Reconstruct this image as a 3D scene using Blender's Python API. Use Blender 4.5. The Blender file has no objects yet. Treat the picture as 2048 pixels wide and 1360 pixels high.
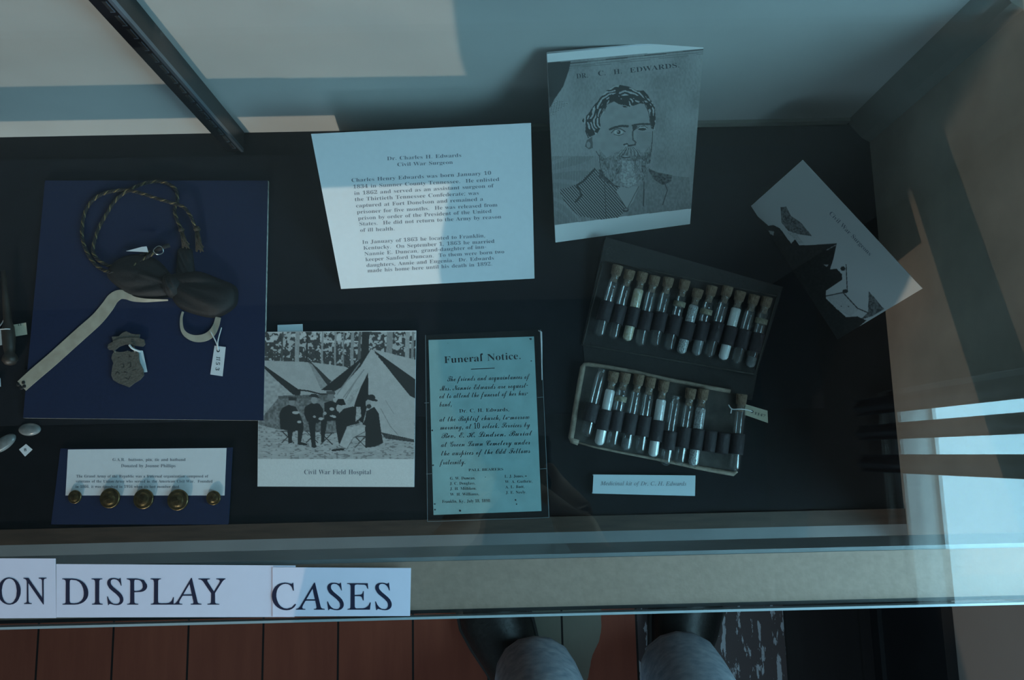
import bpy, math, random
import numpy as np
from mathutils import Vector, Matrix
random.seed(7)
sc = bpy.context.scene
COL = sc.collection

# ---------------------------------------------------------------- camera
H = 1.5                                   # lens height above the room floor
FPX = 1562.0                              # 18 mm lens on a 23.6 mm wide sensor, 2048 px
def cam_axes(nad=(1015, 910), ang=1.3):
    n = np.array([(nad[0]-1024)/FPX, -(nad[1]-680)/FPX, -1.]); n /= np.linalg.norm(n)
    up = -n
    a = math.radians(ang)
    x = np.array([math.cos(a), math.sin(a), 0.]); x -= up*(x@up); x /= np.linalg.norm(x)
    return np.array([x, np.cross(up, x), up])
RC = cam_axes()
cd = bpy.data.cameras.new('camera_lens'); cd.sensor_width = 23.6; cd.lens = 18.0; cd.clip_start = 0.01; cd.clip_end = 50
cam = bpy.data.objects.new('render_camera', cd); COL.objects.link(cam)
cam.matrix_world = Matrix.Translation((0, 0, H)) @ Matrix(RC.tolist()).to_4x4()
sc.camera = cam
# ---------------------------------------------------------------- view, world, lights
sc.view_settings.view_transform = 'Standard'; sc.view_settings.look = 'None'
sc.cycles.transparent_max_bounces = 40
sc.view_settings.exposure = 0.0; sc.view_settings.gamma = 1.0; sc.view_settings.use_curve_mapping = False
w = bpy.data.worlds.new('sky'); sc.world = w; w.use_nodes = True
w.node_tree.nodes['Background'].inputs[0].default_value = (.35, .62, .9, 1)
w.node_tree.nodes['Background'].inputs[1].default_value = 1.0
def light(name, kind, energy, color, loc, direction, **kw):
    l = bpy.data.lights.new(name, kind); l.energy = energy; l.color = color
    for k, v in kw.items(): setattr(l, k, v)
    o = bpy.data.objects.new(name, l); COL.objects.link(o); o.location = loc
    o.rotation_euler = Vector(direction).to_track_quat('-Z', 'Y').to_euler()
    return o
# low sun through the window behind the photographer
light('sun', 'SUN', 1.55, (1.0, .76, .58), (-.8, -4, 3), (.25, 1, -.338), angle=math.radians(.5))
# daylight just outside the side window and the front window
light('side_window_daylight', 'AREA', 48.0, (.39, .79, 1.0), (.84, -.27, 1.30), (-1, 0, 0), shape='RECTANGLE', size=.92, size_y=1.3)
light('front_window_daylight', 'AREA', 48.0, (.52, .80, 1.0), (-.35, -2.75, 1.6), (0, 1, -.1), shape='RECTANGLE', size=2.4, size_y=1.3)

# ---------------------------------------------------------------- projection helpers
def ray(px, py):
    d = RC @ np.array([(px-1024)/FPX, -(py-680)/FPX, -1.]); return Vector(d.tolist())
def at(px, py, z):
    d = ray(px, py); t = (z-H)/d.z; return Vector((0, 0, H)) + d*t
def aty(px, py, y):
    d = ray(px, py); return Vector((0, 0, H)) + d*(y/d.y)
def proj(p):
    c = RC.T @ (np.array(p) - np.array([0, 0, H])); return 1024+FPX*c[0]/-c[2], 680-FPX*c[1]/-c[2]
class Plane:
    def __init__(s, p, n): s.p = Vector(p); s.n = Vector(n).normalized()
    def at(s, px, py, eps=0.0):
        d = ray(px, py); o = Vector((0, 0, H)); t = (s.p-o).dot(s.n)/d.dot(s.n)
        return o + d*t + s.n*eps
def flat(z): return Plane((0, 0, z), (0, 0, 1))
def plane3(a, b, c):
    n = (b-a).cross(c-a)
    if n.z < 0: n = -n
    return Plane(a, n)

# ---------------------------------------------------------------- mesh builder
class MB:
    def __init__(s): s.V = []; s.F = []; s.M = []
    def add(s, V, F, mi=0):
        b = len(s.V); s.V += [tuple(v) for v in V]; s.F += [tuple(b+i for i in f) for f in F]; s.M += [mi]*len(F); return s
    def box(s, x0, x1, y0, y1, z0, z1, mi=0):
        V = [(x, y, z) for z in (z0, z1) for y in (y0, y1) for x in (x0, x1)]
        return s.add(V, [(0, 2, 3, 1), (4, 5, 7, 6), (0, 1, 5, 4), (2, 6, 7, 3), (0, 4, 6, 2), (1, 3, 7, 5)], mi)
    def prism(s, pts, off, mi=0, side=None):      # polygon pts (3D) extruded by vector off (downwards)
        n = len(pts); P = [Vector(p) for p in pts]; Q = [p+Vector(off) for p in P]
        F = [tuple(range(n))]
        s.add(P+Q, F, mi)
        b = len(s.V)-2*n
        s.F.append(tuple(b+n+i for i in reversed(range(n)))); s.M.append(mi)
        for i in range(n):
            j = (i+1) % n; s.F.append((b+i, b+n+i, b+n+j, b+j)); s.M.append(mi if side is None else side)
        return s
    def tube(s, pts, r, seg=8, mi=0, cap=True):
        P = [Vector(p) for p in pts]; n = len(P); rr = r if isinstance(r, (list, tuple)) else [r]*n
        t = (P[1]-P[0]).normalized(); u = t.orthogonal().normalized(); V = []
        for i in range(n):
            t2 = (P[min(i+1, n-1)]-P[max(i-1, 0)]).normalized()
            if t2.length < .5: t2 = t
            u = (u - t2*u.dot(t2)); u = u.normalized() if u.length > 1e-6 else t2.orthogonal().normalized()
            v = t2.cross(u); t = t2
            for k in range(seg):
                a = 2*math.pi*k/seg; V.append(P[i]+(u*math.cos(a)+v*math.sin(a))*rr[i])
        F = [(i*seg+k, i*seg+(k+1) % seg, (i+1)*seg+(k+1) % seg, (i+1)*seg+k) for i in range(n-1) for k in range(seg)]
        if cap: F += [tuple(reversed(range(seg))), tuple((n-1)*seg+k for k in range(seg))]
        return s.add(V, F, mi)
    def lathe(s, prof, seg=20, mi=0, M=None):      # prof: (r, h) along local Z
        V = []
        for r, h in prof:
            for k in range(seg):
                a = 2*math.pi*k/seg; V.append(Vector((r*math.cos(a), r*math.sin(a), h)))
        if M is not None: V = [M @ v for v in V]
        n = len(prof)
        F = [(i*seg+k, i*seg+(k+1) % seg, (i+1)*seg+(k+1) % seg, (i+1)*seg+k) for i in range(n-1) for k in range(seg)]
        if prof[0][0] > 1e-5: F.append(tuple(reversed(range(seg))))
        if prof[-1][0] > 1e-5: F.append(tuple((n-1)*seg+k for k in range(seg)))
        return s.add(V, F, mi)
    def puff(s, poly, h, z0, rings=9, folds=0.0, seed=0, mi=0, fan=None):   # soft cloth lump over a star-shaped outline
        rnd = random.Random(seed); P = []
        n = len(poly)
        for i in range(n):                         # densify, smooth
            a, b, c, d = (Vector(poly[(i+k) % n][:2]) for k in (-1, 0, 1, 2))
            for t in (0, .25, .5, .75):
                P.append(.5*((2*b)+(c-a)*t+(2*a-5*b+4*c-d)*t*t+(3*b-a-3*c+d)*t**3))
        m = len(P); ctr = sum(P, Vector((0, 0)))/m; V = [(ctr.x, ctr.y, z0+h)]
        ph = [rnd.uniform(0, 6.28) for _ in range(4)]
        for j in range(1, rings+1):
            q = j/rings
            for i, p in enumerate(P):
                a = 2*math.pi*i/m
                z = h*math.sqrt(max(0, 1-q**2.4))
                xy = ctr+(p-ctr)*q
                if fan is not None: fa = math.atan2(xy.y-fan[1], xy.x-fan[0]); z += folds*(math.sin(fa*11+ph[0])+.5*math.sin(fa*23+ph[1]))*(1-q**4)
                else: z += folds*math.sin(xy.x*900+ph[0]+xy.y*500)*(1-q**4)
                V.append((xy.x, xy.y, z0+max(z, 0)))
        F = [(0, 1+i, 1+(i+1) % m) for i in range(m)]
        for j in range(rings-1):
            for i in range(m):
                a = 1+j*m+i; b = 1+j*m+(i+1) % m; F.append((a, a+m, b+m, b))
        F.append(tuple(1+(rings-1)*m+i for i in reversed(range(m))))
        return s.add(V, F, mi)
    def build(s, name, mats, parent=None, smooth=False, loc=None):
        me = bpy.data.meshes.new(name)
        base = wl(parent) if parent is not None else Vector((0, 0, 0))
        off = Vector(loc) if loc is not None else base
        me.from_pydata([tuple(Vector(v)-off) for v in s.V], [], s.F)
        for m in (mats if isinstance(mats, (list, tuple)) else [mats]): me.materials.append(m)
        me.polygons.foreach_set('material_index', s.M)
        if smooth: me.polygons.foreach_set('use_smooth', [True]*len(s.F))
        me.update()
        o = bpy.data.objects.new(name, me); COL.objects.link(o); o.location = off-base
        if parent is not None: o.parent = parent
        return o
def wl(o):
    v = Vector(o.location)
    while o.parent: o = o.parent; v += o.location
    return v
def tag(o, label=None, cat=None, group=None, kind=None):
    if label: o['label'] = label
    if cat: o['category'] = cat
    if group: o['group'] = group
    if kind: o['kind'] = kind
    return o
def thing(name, loc, label, cat, group=None):
    o = bpy.data.objects.new(name, None); COL.objects.link(o); o.location = loc; o.empty_display_size = .02
    return tag(o, label, cat, group)

# ---------------------------------------------------------------- materials
def mat(name, color, rough=.6, metal=0.0, var=0.0, scale=30.0, bump=0.0, color2=None, spec=None, coat=0.0, stretch=None):
    m = bpy.data.materials.new(name); m.use_nodes = True; nt = m.node_tree; b = nt.nodes['Principled BSDF']
    b.inputs['Base Color'].default_value = (*color, 1); b.inputs['Roughness'].default_value = rough; b.inputs['Metallic'].default_value = metal
    if spec is not None: b.inputs['Specular IOR Level'].default_value = spec
    if coat: b.inputs['Coat Weight'].default_value = coat
    if var or bump or color2:
        tc = nt.nodes.new('ShaderNodeTexCoord'); n = nt.nodes.new('ShaderNodeTexNoise'); n.inputs['Scale'].default_value = scale; n.inputs['Detail'].default_value = 6
        if stretch:
            mp = nt.nodes.new('ShaderNodeMapping'); mp.inputs['Scale'].default_value = stretch
            nt.links.new(tc.outputs['Object'], mp.inputs[0]); nt.links.new(mp.outputs[0], n.inputs['Vector'])
        else: nt.links.new(tc.outputs['Object'], n.inputs['Vector'])
        if var or color2:
            r = nt.nodes.new('ShaderNodeValToRGB'); r.color_ramp.elements[0].position = .3; r.color_ramp.elements[1].position = .7
            c2 = color2 or tuple(min(1, c*(1+var)) for c in color); c1 = color if color2 else tuple(c*(1-var) for c in color)
            r.color_ramp.elements[0].color = (*c1, 1); r.color_ramp.elements[1].color = (*c2, 1)
            nt.links.new(n.outputs['Fac'], r.inputs[0]); nt.links.new(r.outputs[0], b.inputs['Base Color'])
        if bump:
            bp = nt.nodes.new('ShaderNodeBump'); bp.inputs['Strength'].default_value = bump; bp.inputs['Distance'].default_value = .002
            nt.links.new(n.outputs['Fac'], bp.inputs['Height']); nt.links.new(bp.outputs[0], b.inputs['Normal'])
    return m
def glassmat(name, tint=(1, 1, 1), f0=.04, rough=0.0, power=5.0, dust=0.0):
    m = bpy.data.materials.new(name); m.use_nodes = True; nt = m.node_tree; nt.nodes.clear()
    N = nt.nodes.new; out = N('ShaderNodeOutputMaterial'); mix = N('ShaderNodeMixShader'); tr = N('ShaderNodeBsdfTransparent'); gl = N('ShaderNodeBsdfGlossy')
    tr.inputs[0].default_value = (*tint, 1); gl.inputs['Roughness'].default_value = rough
    lw = N('ShaderNodeLayerWeight'); lw.inputs[0].default_value = .5
    pw = N('ShaderNodeMath'); pw.operation = 'POWER'; pw.inputs[1].default_value = power
    ml = N('ShaderNodeMath'); ml.operation = 'MULTIPLY_ADD'; ml.inputs[1].default_value = 1-f0; ml.inputs[2].default_value = f0
    nt.links.new(lw.outputs['Facing'], pw.inputs[0]); nt.links.new(pw.outputs[0], ml.inputs[0]); nt.links.new(ml.outputs[0], mix.inputs[0])
    if dust:
        df = N('ShaderNodeBsdfDiffuse'); df.inputs[0].default_value = (.7, .75, .78, 1); m2 = N('ShaderNodeMixShader'); m2.inputs[0].default_value = dust
        nt.links.new(tr.outputs[0], m2.inputs[1]); nt.links.new(df.outputs[0], m2.inputs[2]); tr = m2
    nt.links.new(tr.outputs[0], mix.inputs[1]); nt.links.new(gl.outputs[0], mix.inputs[2]); nt.links.new(mix.outputs[0], out.inputs[0])
    return m
def printmat(name):
    m = bpy.data.materials.new(name); m.use_nodes = True; nt = m.node_tree; b = nt.nodes['Principled BSDF']
    a = nt.nodes.new('ShaderNodeVertexColor'); a.layer_name = 'ink'; nt.links.new(a.outputs['Color'], b.inputs['Base Color']); b.inputs['Roughness'].default_value = .45
    return m
M = dict(
 black_board=mat('black_lining', (.0045, .005, .007), .5, spec=.2, var=.3, scale=60),
 charcoal=mat('charcoal_paper', (.0085, .010, .014), .8, spec=.2, var=.15, scale=90),
 back=mat('painted_back_board', (.46, .47, .46), .7, var=.06, scale=9, bump=.05),
 side=mat('hardboard_side', (.43, .355, .295), .7, var=.16, scale=14, bump=.15),
 rail=mat('rail_wood', (.37, .25, .195), .6, var=.08, scale=220, bump=.12),
 railface=mat('rail_inner_paint', (.20, .215, .225), .55, var=.06, scale=30),
 darkgroove=mat('dark_groove', (.015, .015, .016), .6),
 wood=mat('dark_case_wood', (.05, .032, .022), .5, var=.3, scale=25, stretch=(1, 8, 8)),
 post=mat('corner_batten', (.24, .235, .21), .6, var=.05, scale=40),
 standard=mat('black_metal', (.007, .007, .009), .32, metal=.2, var=.2, scale=80),
 stdface=mat('grey_metal_channel', (.03, .029, .028), .35, metal=.3),
 slot=mat('slot_dark', (.002, .002, .003), .9),
 slotrim=mat('worn_slot_edge', (.22, .27, .32), .3, metal=.8),
 glass=glassmat('clear_glass', (.975, .99, .985), .042),
 glassedge=mat('glass_edge', (.34, .40, .42), .15, spec=.6),
 vial=glassmat('vial_glass', (.98, .99, .99), .07, 0.03, 4.6, dust=.015),
 sleeve=glassmat('clear_plastic', (.96, .97, .97), .05, .08),
 sleeveedge=mat('plastic_edge', (.16, .20, .22), .25),
 paper=mat('white_paper', (.74, .76, .80), .75, var=.02, scale=200),
 cream=mat('cream_paper', (.50, .47, .36), .75, var=.05, scale=200),
 coolpaper=mat('pale_blue_card', (.58, .70, .76), .7),
 signpaper=mat('sign_paper', (.78, .73, .86), .6, var=.01, scale=100),
 tealpaper=mat('aged_notice_paper', (.42, .66, .68), .7, var=.08, scale=60),
 ink=mat('black_ink', (.035, .04, .05), .6),
 fadedink=mat('faded_ink', (.16, .18, .22), .6),
 signink=mat('sign_ink', (.02, .02, .05), .5),
 bluecard=mat('navy_mat_board', (.010, .018, .055), .85, spec=.25, var=.10, scale=300),
 foam=mat('foam_edge', (.50, .50, .46), .8, var=.5, scale=250),
 brass=mat('tarnished_brass', (.17, .115, .05), .30, metal=.9, var=.4, scale=300, bump=.3),
 pewter=mat('dull_bronze', (.15, .135, .115), .45, metal=.35, var=.2, scale=500, bump=.5),
 gold=mat('gold_thread', (.16, .12, .055), .45, metal=.4, var=.4, scale=900),
 blackthread=mat('black_thread', (.010, .009, .009), .7, var=.4, scale=900, bump=.5),
 brownthread=mat('brown_tassel', (.045, .032, .018), .8, var=.4, scale=700, bump=.7),
 silk=mat('black_silk', (.005, .005, .006), .7, var=.3, scale=500, bump=.15),
 strap=mat('aged_beige_strap', (.36, .31, .24), .8, color2=(.46, .41, .33), scale=90, bump=.2),
 string=mat('white_string', (.68, .70, .70), .7),
 silver=mat('silver_metal', (.55, .58, .6), .25, metal=1),
 cork=mat('cork', (.13, .085, .055), .85, color2=(.23, .16, .11), scale=500, bump=.8),
 powder=mat('white_powder', (.86, .87, .87), .9, var=.06, scale=800, bump=.4),
 yellowpowder=mat('yellowed_powder', (.55, .44, .26), .9, color2=(.74, .70, .60), scale=350, bump=.6),
 mottled=mat('mottled_crystals', (.20, .21, .22), .8, color2=(.70, .73, .74), scale=600, bump=.8),
 residue=mat('grey_residue', (.16, .18, .19), .8, var=.3, scale=300),
 leather=mat('dark_leather', (.009, .0085, .009), .6, var=.3, scale=150, bump=.5),
 leather2=mat('worn_leather_lining', (.028, .026, .024), .7, color2=(.065, .058, .050), scale=90, bump=.6),
 tanrim=mat('tan_leather_rim', (.20, .155, .12), .7, color2=(.34, .28, .22), scale=150, bump=.7),
 elastic=mat('dark_elastic', (.022, .018, .022), .7, var=.2, scale=300, bump=.3),
 brown=mat('dark_brown_wood', (.030, .022, .017), .5, var=.4, scale=80, bump=.3),
 lens=mat('clouded_glass', (.17, .18, .18), .25, var=.3, scale=120),
 wall=mat('plaster_wall', (.25, .215, .19), .8, var=.07, scale=3, bump=.1),
 ceil=mat('ceiling_paint', (.19, .185, .18), .8, var=.03, scale=3),
 basebd=mat('black_baseboard', (.008, .008, .009), .5, var=.2, scale=20),
 wframe=mat('white_window_paint', (.6, .6, .58), .5),
 curtain=mat('grey_curtain', (.10, .12, .14), .9, var=.1, scale=40),

 worn_band=mat('faded_paper_ring', (.24, .22, .16), .8, var=.3, scale=400),
 iris=mat('brown_iris', (.06, .03, .015), .3),
 denim=mat('washed_denim', (.30, .38, .47), .85, color2=(.55, .62, .68), scale=60, bump=.5),
 shoe=mat('black_leather_shoe', (.012, .011, .010), .45, var=.3, scale=120, bump=.3),
 sole=mat('rubber_sole', (.02, .018, .016), .8),
 shirt=mat('dark_shirt', (.05, .055, .065), .85, var=.2, scale=60),
 skin=mat('skin', (.42, .25, .18), .55, var=.06, scale=60),
 hair=mat('brown_hair', (.05, .03, .02), .6, var=.3, scale=200, bump=.5),
 camblack=mat('camera_black', (.015, .015, .016), .5, var=.1, scale=300, bump=.2),
)
ZF = .650           # top of the case's black bottom
ZS = .6512          # top of the charcoal sheet
ZG = .920           # underside of the glass top
X0, X1, Y0, Y1 = -1.10, .4225, -.066, .371   # inside of the case
# ---------------------------------------------------------------- room shell
def struct(name, mb, mats, **k):
    o = mb.build(name, mats, **k); return tag(o, kind='structure')
XR, XL, YF, YB, ZC = .690, -2.4, -2.5, .420, 2.45
def floor_material():
    m = bpy.data.materials.new('worn_floorboards'); m.use_nodes = True; nt = m.node_tree; b = nt.nodes['Principled BSDF']; N = nt.nodes.new; L = nt.links.new
    tc = N('ShaderNodeTexCoord'); sp = N('ShaderNodeSeparateXYZ'); L(tc.outputs['Object'], sp.inputs[0])
    def math_(op, a, b_=None, c=None):
        n = N('ShaderNodeMath'); n.operation = op
        for i, v in enumerate((a, b_, c)):
            if v is None: continue
            if isinstance(v, (int, float)): n.inputs[i].default_value = v
            else: L(v, n.inputs[i])
        return n.outputs[0]
    x, y = sp.outputs['X'], sp.outputs['Y']
    W = .1372; X00 = .0935          # a seam at x = X00, boards W wide
    t = math_('DIVIDE', math_('SUBTRACT', x, X00), W); idx = math_('FLOOR', t); fr = math_('SUBTRACT', t, idx)
    wn = N('ShaderNodeTexWhiteNoise'); wn.noise_dimensions = '1D'; L(idx, wn.inputs['W'])
    gr = N('ShaderNodeTexNoise'); gr.inputs['Scale'].default_value = 6; gr.inputs['Detail'].default_value = 8
    mp = N('ShaderNodeMapping'); mp.inputs['Scale'].default_value = (6, .8, 1); L(tc.outputs['Object'], mp.inputs[0]); L(mp.outputs[0], gr.inputs['Vector'])
    def mix(f, a, b_):
        n = N('ShaderNodeMix'); n.data_type = 'RGBA'
        if isinstance(f, (int, float)): n.inputs[0].default_value = f
        else: L(f, n.inputs[0])
        for i, v in ((6, a), (7, b_)):
            if isinstance(v, tuple): n.inputs[i].default_value = (*v, 1)
            else: L(v, n.inputs[i])
        return n.outputs[2]
    red = mix(gr.outputs['Fac'], (.13, .028, .015), (.24, .064, .034))
    red = mix(math_('MULTIPLY', wn.outputs['Value'], .25), red, (.10, .04, .03))
    # worn grey-green patch between the feet
    n2 = N('ShaderNodeTexNoise'); n2.inputs['Scale'].default_value = 7; n2.inputs['Detail'].default_value = 4; L(tc.outputs['Object'], n2.inputs['Vector'])
    dx = math_('DIVIDE', math_('SUBTRACT', x, .085), .085); dy = math_('DIVIDE', math_('SUBTRACT', y, -.28), .165)
    d = math_('ADD', math_('ADD', math_('MULTIPLY', dx, dx), math_('MULTIPLY', dy, dy)), math_('MULTIPLY', math_('SUBTRACT', n2.outputs['Fac'], .5), .9))
    patch = math_('LESS_THAN', d, 1.0)
    c = mix(patch, red, mix(n2.outputs['Fac'], (.10, .10, .08), (.17, .165, .13)))
    # dark painted boards on the right with flaking pale paint
    dark = math_('GREATER_THAN', x, X00+W)
    pl = N('ShaderNodeTexNoise'); pl.inputs['Scale'].default_value = 1; pl.inputs['Detail'].default_value = 7; pl.inputs['Roughness'].default_value = .62
    mp2 = N('ShaderNodeMapping'); mp2.inputs['Scale'].default_value = (75, 16, 1); L(tc.outputs['Object'], mp2.inputs[0]); L(mp2.outputs[0], pl.inputs['Vector'])
    far = math_('LESS_THAN', x, X00+3*W)
    flake = math_('MULTIPLY', math_('GREATER_THAN', pl.outputs['Fac'], .57), far)
    dk = mix(far, (.012, .009, .009), (.06, .045, .045))
    dk = mix(flake, dk, (.30, .31, .33))
    c = mix(dark, c, dk)
    seam = math_('LESS_THAN', math_('MINIMUM', fr, math_('SUBTRACT', 1.0, fr)), .014)
    c = mix(seam, c, (.008, .006, .005))
    L(c, b.inputs['Base Color']); b.inputs['Roughness'].default_value = .6; b.inputs['Specular IOR Level'].default_value = .2
    bp = N('ShaderNodeBump'); bp.inputs['Strength'].default_value = .4; bp.inputs['Distance'].default_value = .003
    L(math_('SUBTRACT', gr.outputs['Fac'], math_('MULTIPLY', seam, 2.0)), bp.inputs['Height']); L(bp.outputs[0], b.inputs['Normal'])
    return m
struct('floor', MB().box(XL-.1, XR+.1, YF-.1, YB+.1, -.08, 0), floor_material())
struct('ceiling', MB().box(XL-.1, XR+.1, YF-.1, YB+.1, ZC, ZC+.08), M['ceil'])
struct('wall_back', MB().box(XL-.1, XR+.1, YB, YB+.1, 0, ZC), M['wall'])
struct('wall_left', MB().box(XL-.1, XL, YF, YB, 0, ZC), M['wall'])
WY0, WY1, WZ0, WZ1 = -.62, .10, .76, 1.79       # side window opening
struct('wall_right', MB().box(XR, XR+.1, YF, WY0, 0, ZC).box(XR, XR+.1, WY1, YB, 0, ZC).box(XR, XR+.1, WY0, WY1, 0, WZ0).box(XR, XR+.1, WY0, WY1, WZ1, ZC), M['wall'])
FX0, FX1, FZ0, FZ1 = -1.55, .62, .95, 2.15      # window behind the photographer
struct('wall_front', MB().box(XL-.1, FX0, YF-.1, YF, 0, ZC).box(FX1, XR+.1, YF-.1, YF, 0, ZC).box(FX0, FX1, YF-.1, YF, 0, FZ0).box(FX0, FX1, YF-.1, YF, FZ1, ZC), M['wall'])
struct('baseboard_right', MB().box(XR-.018, XR-.0005, YF+.02, YB-.02, 0.0005, .235).box(XR-.026, XR-.018, YF+.02, YB-.02, .0005, .03), M['basebd'])
struct('baseboard_left', MB().box(XL+.0005, XL+.018, YF+.02, YB-.02, 0.0005, .235), M['basebd'])
struct('baseboard_back', MB().box(XL+.02, XR-.03, YB-.018, YB-.0005, 0.0005, .235), M['basebd'])
# side window: frame, pane
wf = MB()
for a in ((XR+.02, XR+.07, WY0, WY0+.03, WZ0, WZ1), (XR+.02, XR+.07, WY1-.03, WY1, WZ0, WZ1), (XR+.02, XR+.07, WY0, WY1, WZ0, WZ0+.03), (XR+.02, XR+.07, WY0, WY1, WZ1-.03, WZ1)): wf.box(*a)
w1 = struct('window_1', wf, M['wframe'])
MB().box(XR+.043, XR+.047, WY0+.03, WY1-.03, WZ0+.03, WZ1-.03).build('window_pane', M['glass'], w1)
wf = MB()
for a in ((FX0, FX0+.04, FZ0, FZ1), (FX1-.04, FX1, FZ0, FZ1)): wf.box(a[0], a[1], YF-.07, YF-.02, a[2], a[3])
wf.box(FX0, FX1, YF-.07, YF-.02, FZ0, FZ0+.04).box(FX0, FX1, YF-.07, YF-.02, FZ1-.04, FZ1)
w2 = struct('window_2', wf, M['wframe'])
MB().box(FX0+.04, FX1-.04, YF-.047, YF-.043, FZ0+.04, FZ1-.04).build('window_pane', M['glass'], w2)
# curtain on the side window: gathered folds that leave gaps of bright sky
def curtain(y0, y1, z0, z1, x, amp, waves, name, label):
    n = 64; V = []; F = []
    for i in range(n+1):
        y = y0+(y1-y0)*i/n; d = amp*math.sin(i/n*waves*2*math.pi)
        for z in (z0, z1): V.append((x+d, y, z))
    for i in range(n): a = 2*i; F.append((a, a+2, a+3, a+1))
    m = MB().add(V, F); o = m.build(name, M['curtain'], smooth=True, loc=(x, (y0+y1)/2, z0))
    s = o.modifiers.new('thickness', 'SOLIDIFY'); s.thickness = .0015
    return tag(o, label, 'curtain')
curtain(.0575, .088, .72, 1.84, XR-.022, .005, 1.5, 'curtain', 'narrow grey curtain fold at the inner end of the side window')
curtain(.012, .040, .72, 1.84, XR-.022, .005, 1.5, 'curtain', 'narrow grey curtain fold in the middle of the side window')
curtain(-.046, -.014, .72, 1.84, XR-.022, .005, 1.5, 'curtain', 'grey curtain fold nearest the photographer on the side window')

# ---------------------------------------------------------------- display case
case = thing('display_case', (-.34, .15, 0), 'long glass-topped wooden display case with black lining and pale painted back', 'display case')
def cpart(name, mb, mats, **k): return mb.build(name, mats, case, **k)
cpart('bottom_panel', MB().box(X0, X1, Y0, Y1, ZF-.012, ZF), M['black_board'])
cpart('back_panel', MB().box(X0, X1, Y1, Y1+.018, ZF-.012, ZG+.062), M['back'])
cpart('side_panel', MB().box(X1, X1+.018, Y0-.05, Y1+.018, ZF-.012, ZG), M['side'])
cpart('side_panel', MB().box(X0-.018, X0, Y0-.05, Y1+.018, ZF-.012, ZG), M['side'])
cpart('corner_batten', MB().prism([(.3985, Y1, ZG), (X1, Y1, ZG), (X1, .345, ZG), (.4135, .351, ZG)][::-1], (0, 0, ZF-ZG)), M['post'])
cpart('back_trim', MB().box(-.01, .398, Y1-.004, Y1, ZF, ZF+.010), M['post'])
cpart('bottom_rail', MB().box(X0, X1, -.116, -.082, ZF-.05, ZF+.003), M['railface'])
cpart('inner_bead', MB().box(X0, X1, -.082, Y0, ZF-.05, ZF+.003), M['wood'])
cpart('front_glass', MB().box(X0, X1, -.099, -.095, ZF+.003, .853), M['glass'])
rl = MB().box(X0, X1, -.108, -.0745, .853, ZG)
cpart('top_rail', rl, [M['rail']])
cpart('rail_facing', MB().box(X0, X1, -.0745, -.0715, .853, ZG-.0005), M['railface'])
cpart('rail_gasket', MB().box(X0, X1, -.1105, -.108, .86, ZG), M['darkgroove'])
gl = cpart('glass_top', MB().box(X0, X1+.018, -.1115, Y1, ZG, ZG+.006), M['glass'])
MB().box(X0, X1+.018, -.1133, -.1116, ZG-.001, ZG+.0062).build('polished_edge', M['glassedge'], gl)
cpart('apron', MB().box(X0-.018, X1+.018, -.116, -.098, .50, ZF-.05), M['wood'])
cpart('apron', MB().box(X0-.018, X1+.018, Y1, Y1+.018, .50, ZF-.012), M['wood'])
for lx in (X0+.02, X1-.02):
    for ly in (-.085, Y1-.02): cpart('leg', MB().box(lx-.025, lx+.025, ly-.025, ly+.025, 0, ZF-.012), M['wood'])
# slotted shelf standard on the back panel
st = MB(); sx0, sx1 = -.3105, -.2925; sd = .0225; zs0, zs1 = ZF+.001, ZG+.052
st.box(sx0, sx1-.003, Y1-sd, Y1, zs0, zs1, 0)
st.box(sx1-.003, sx1, Y1-sd-.001, Y1-sd+.003, zs0, zs1, 2)
st.box(sx1-.003, sx1, Y1-sd+.003, Y1, zs0, zs1, 1)
so = cpart('shelf_standard', st, [M['standard'], M['stdface'], M['slotrim']])
sl = MB(); z = zs0+.010; xm = sx1-.0075
while z < zs1-.02:
    yq = Y1-sd
    sl.box(xm-.0016, xm+.0016, yq-.0004, yq, z, z+.014, 0)
    sl.box(xm+.0016, xm+.0021, yq-.0007, yq, z, z+.014, 1); sl.box(xm-.0018, xm+.0021, yq-.0007, yq, z-.0006, z, 1)
    z += .0195
sl.build('slot_row', [M['slot'], M['slotrim']], so)
# charcoal sheet laid in the case
tag(MB().box(-1.05, .345, .043, .343, ZF+.0001, ZS).build('lining_paper', M['charcoal'], loc=(-.3, .2, ZF)), 'large charcoal paper sheet lining the back of the black case bottom', 'paper')

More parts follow.
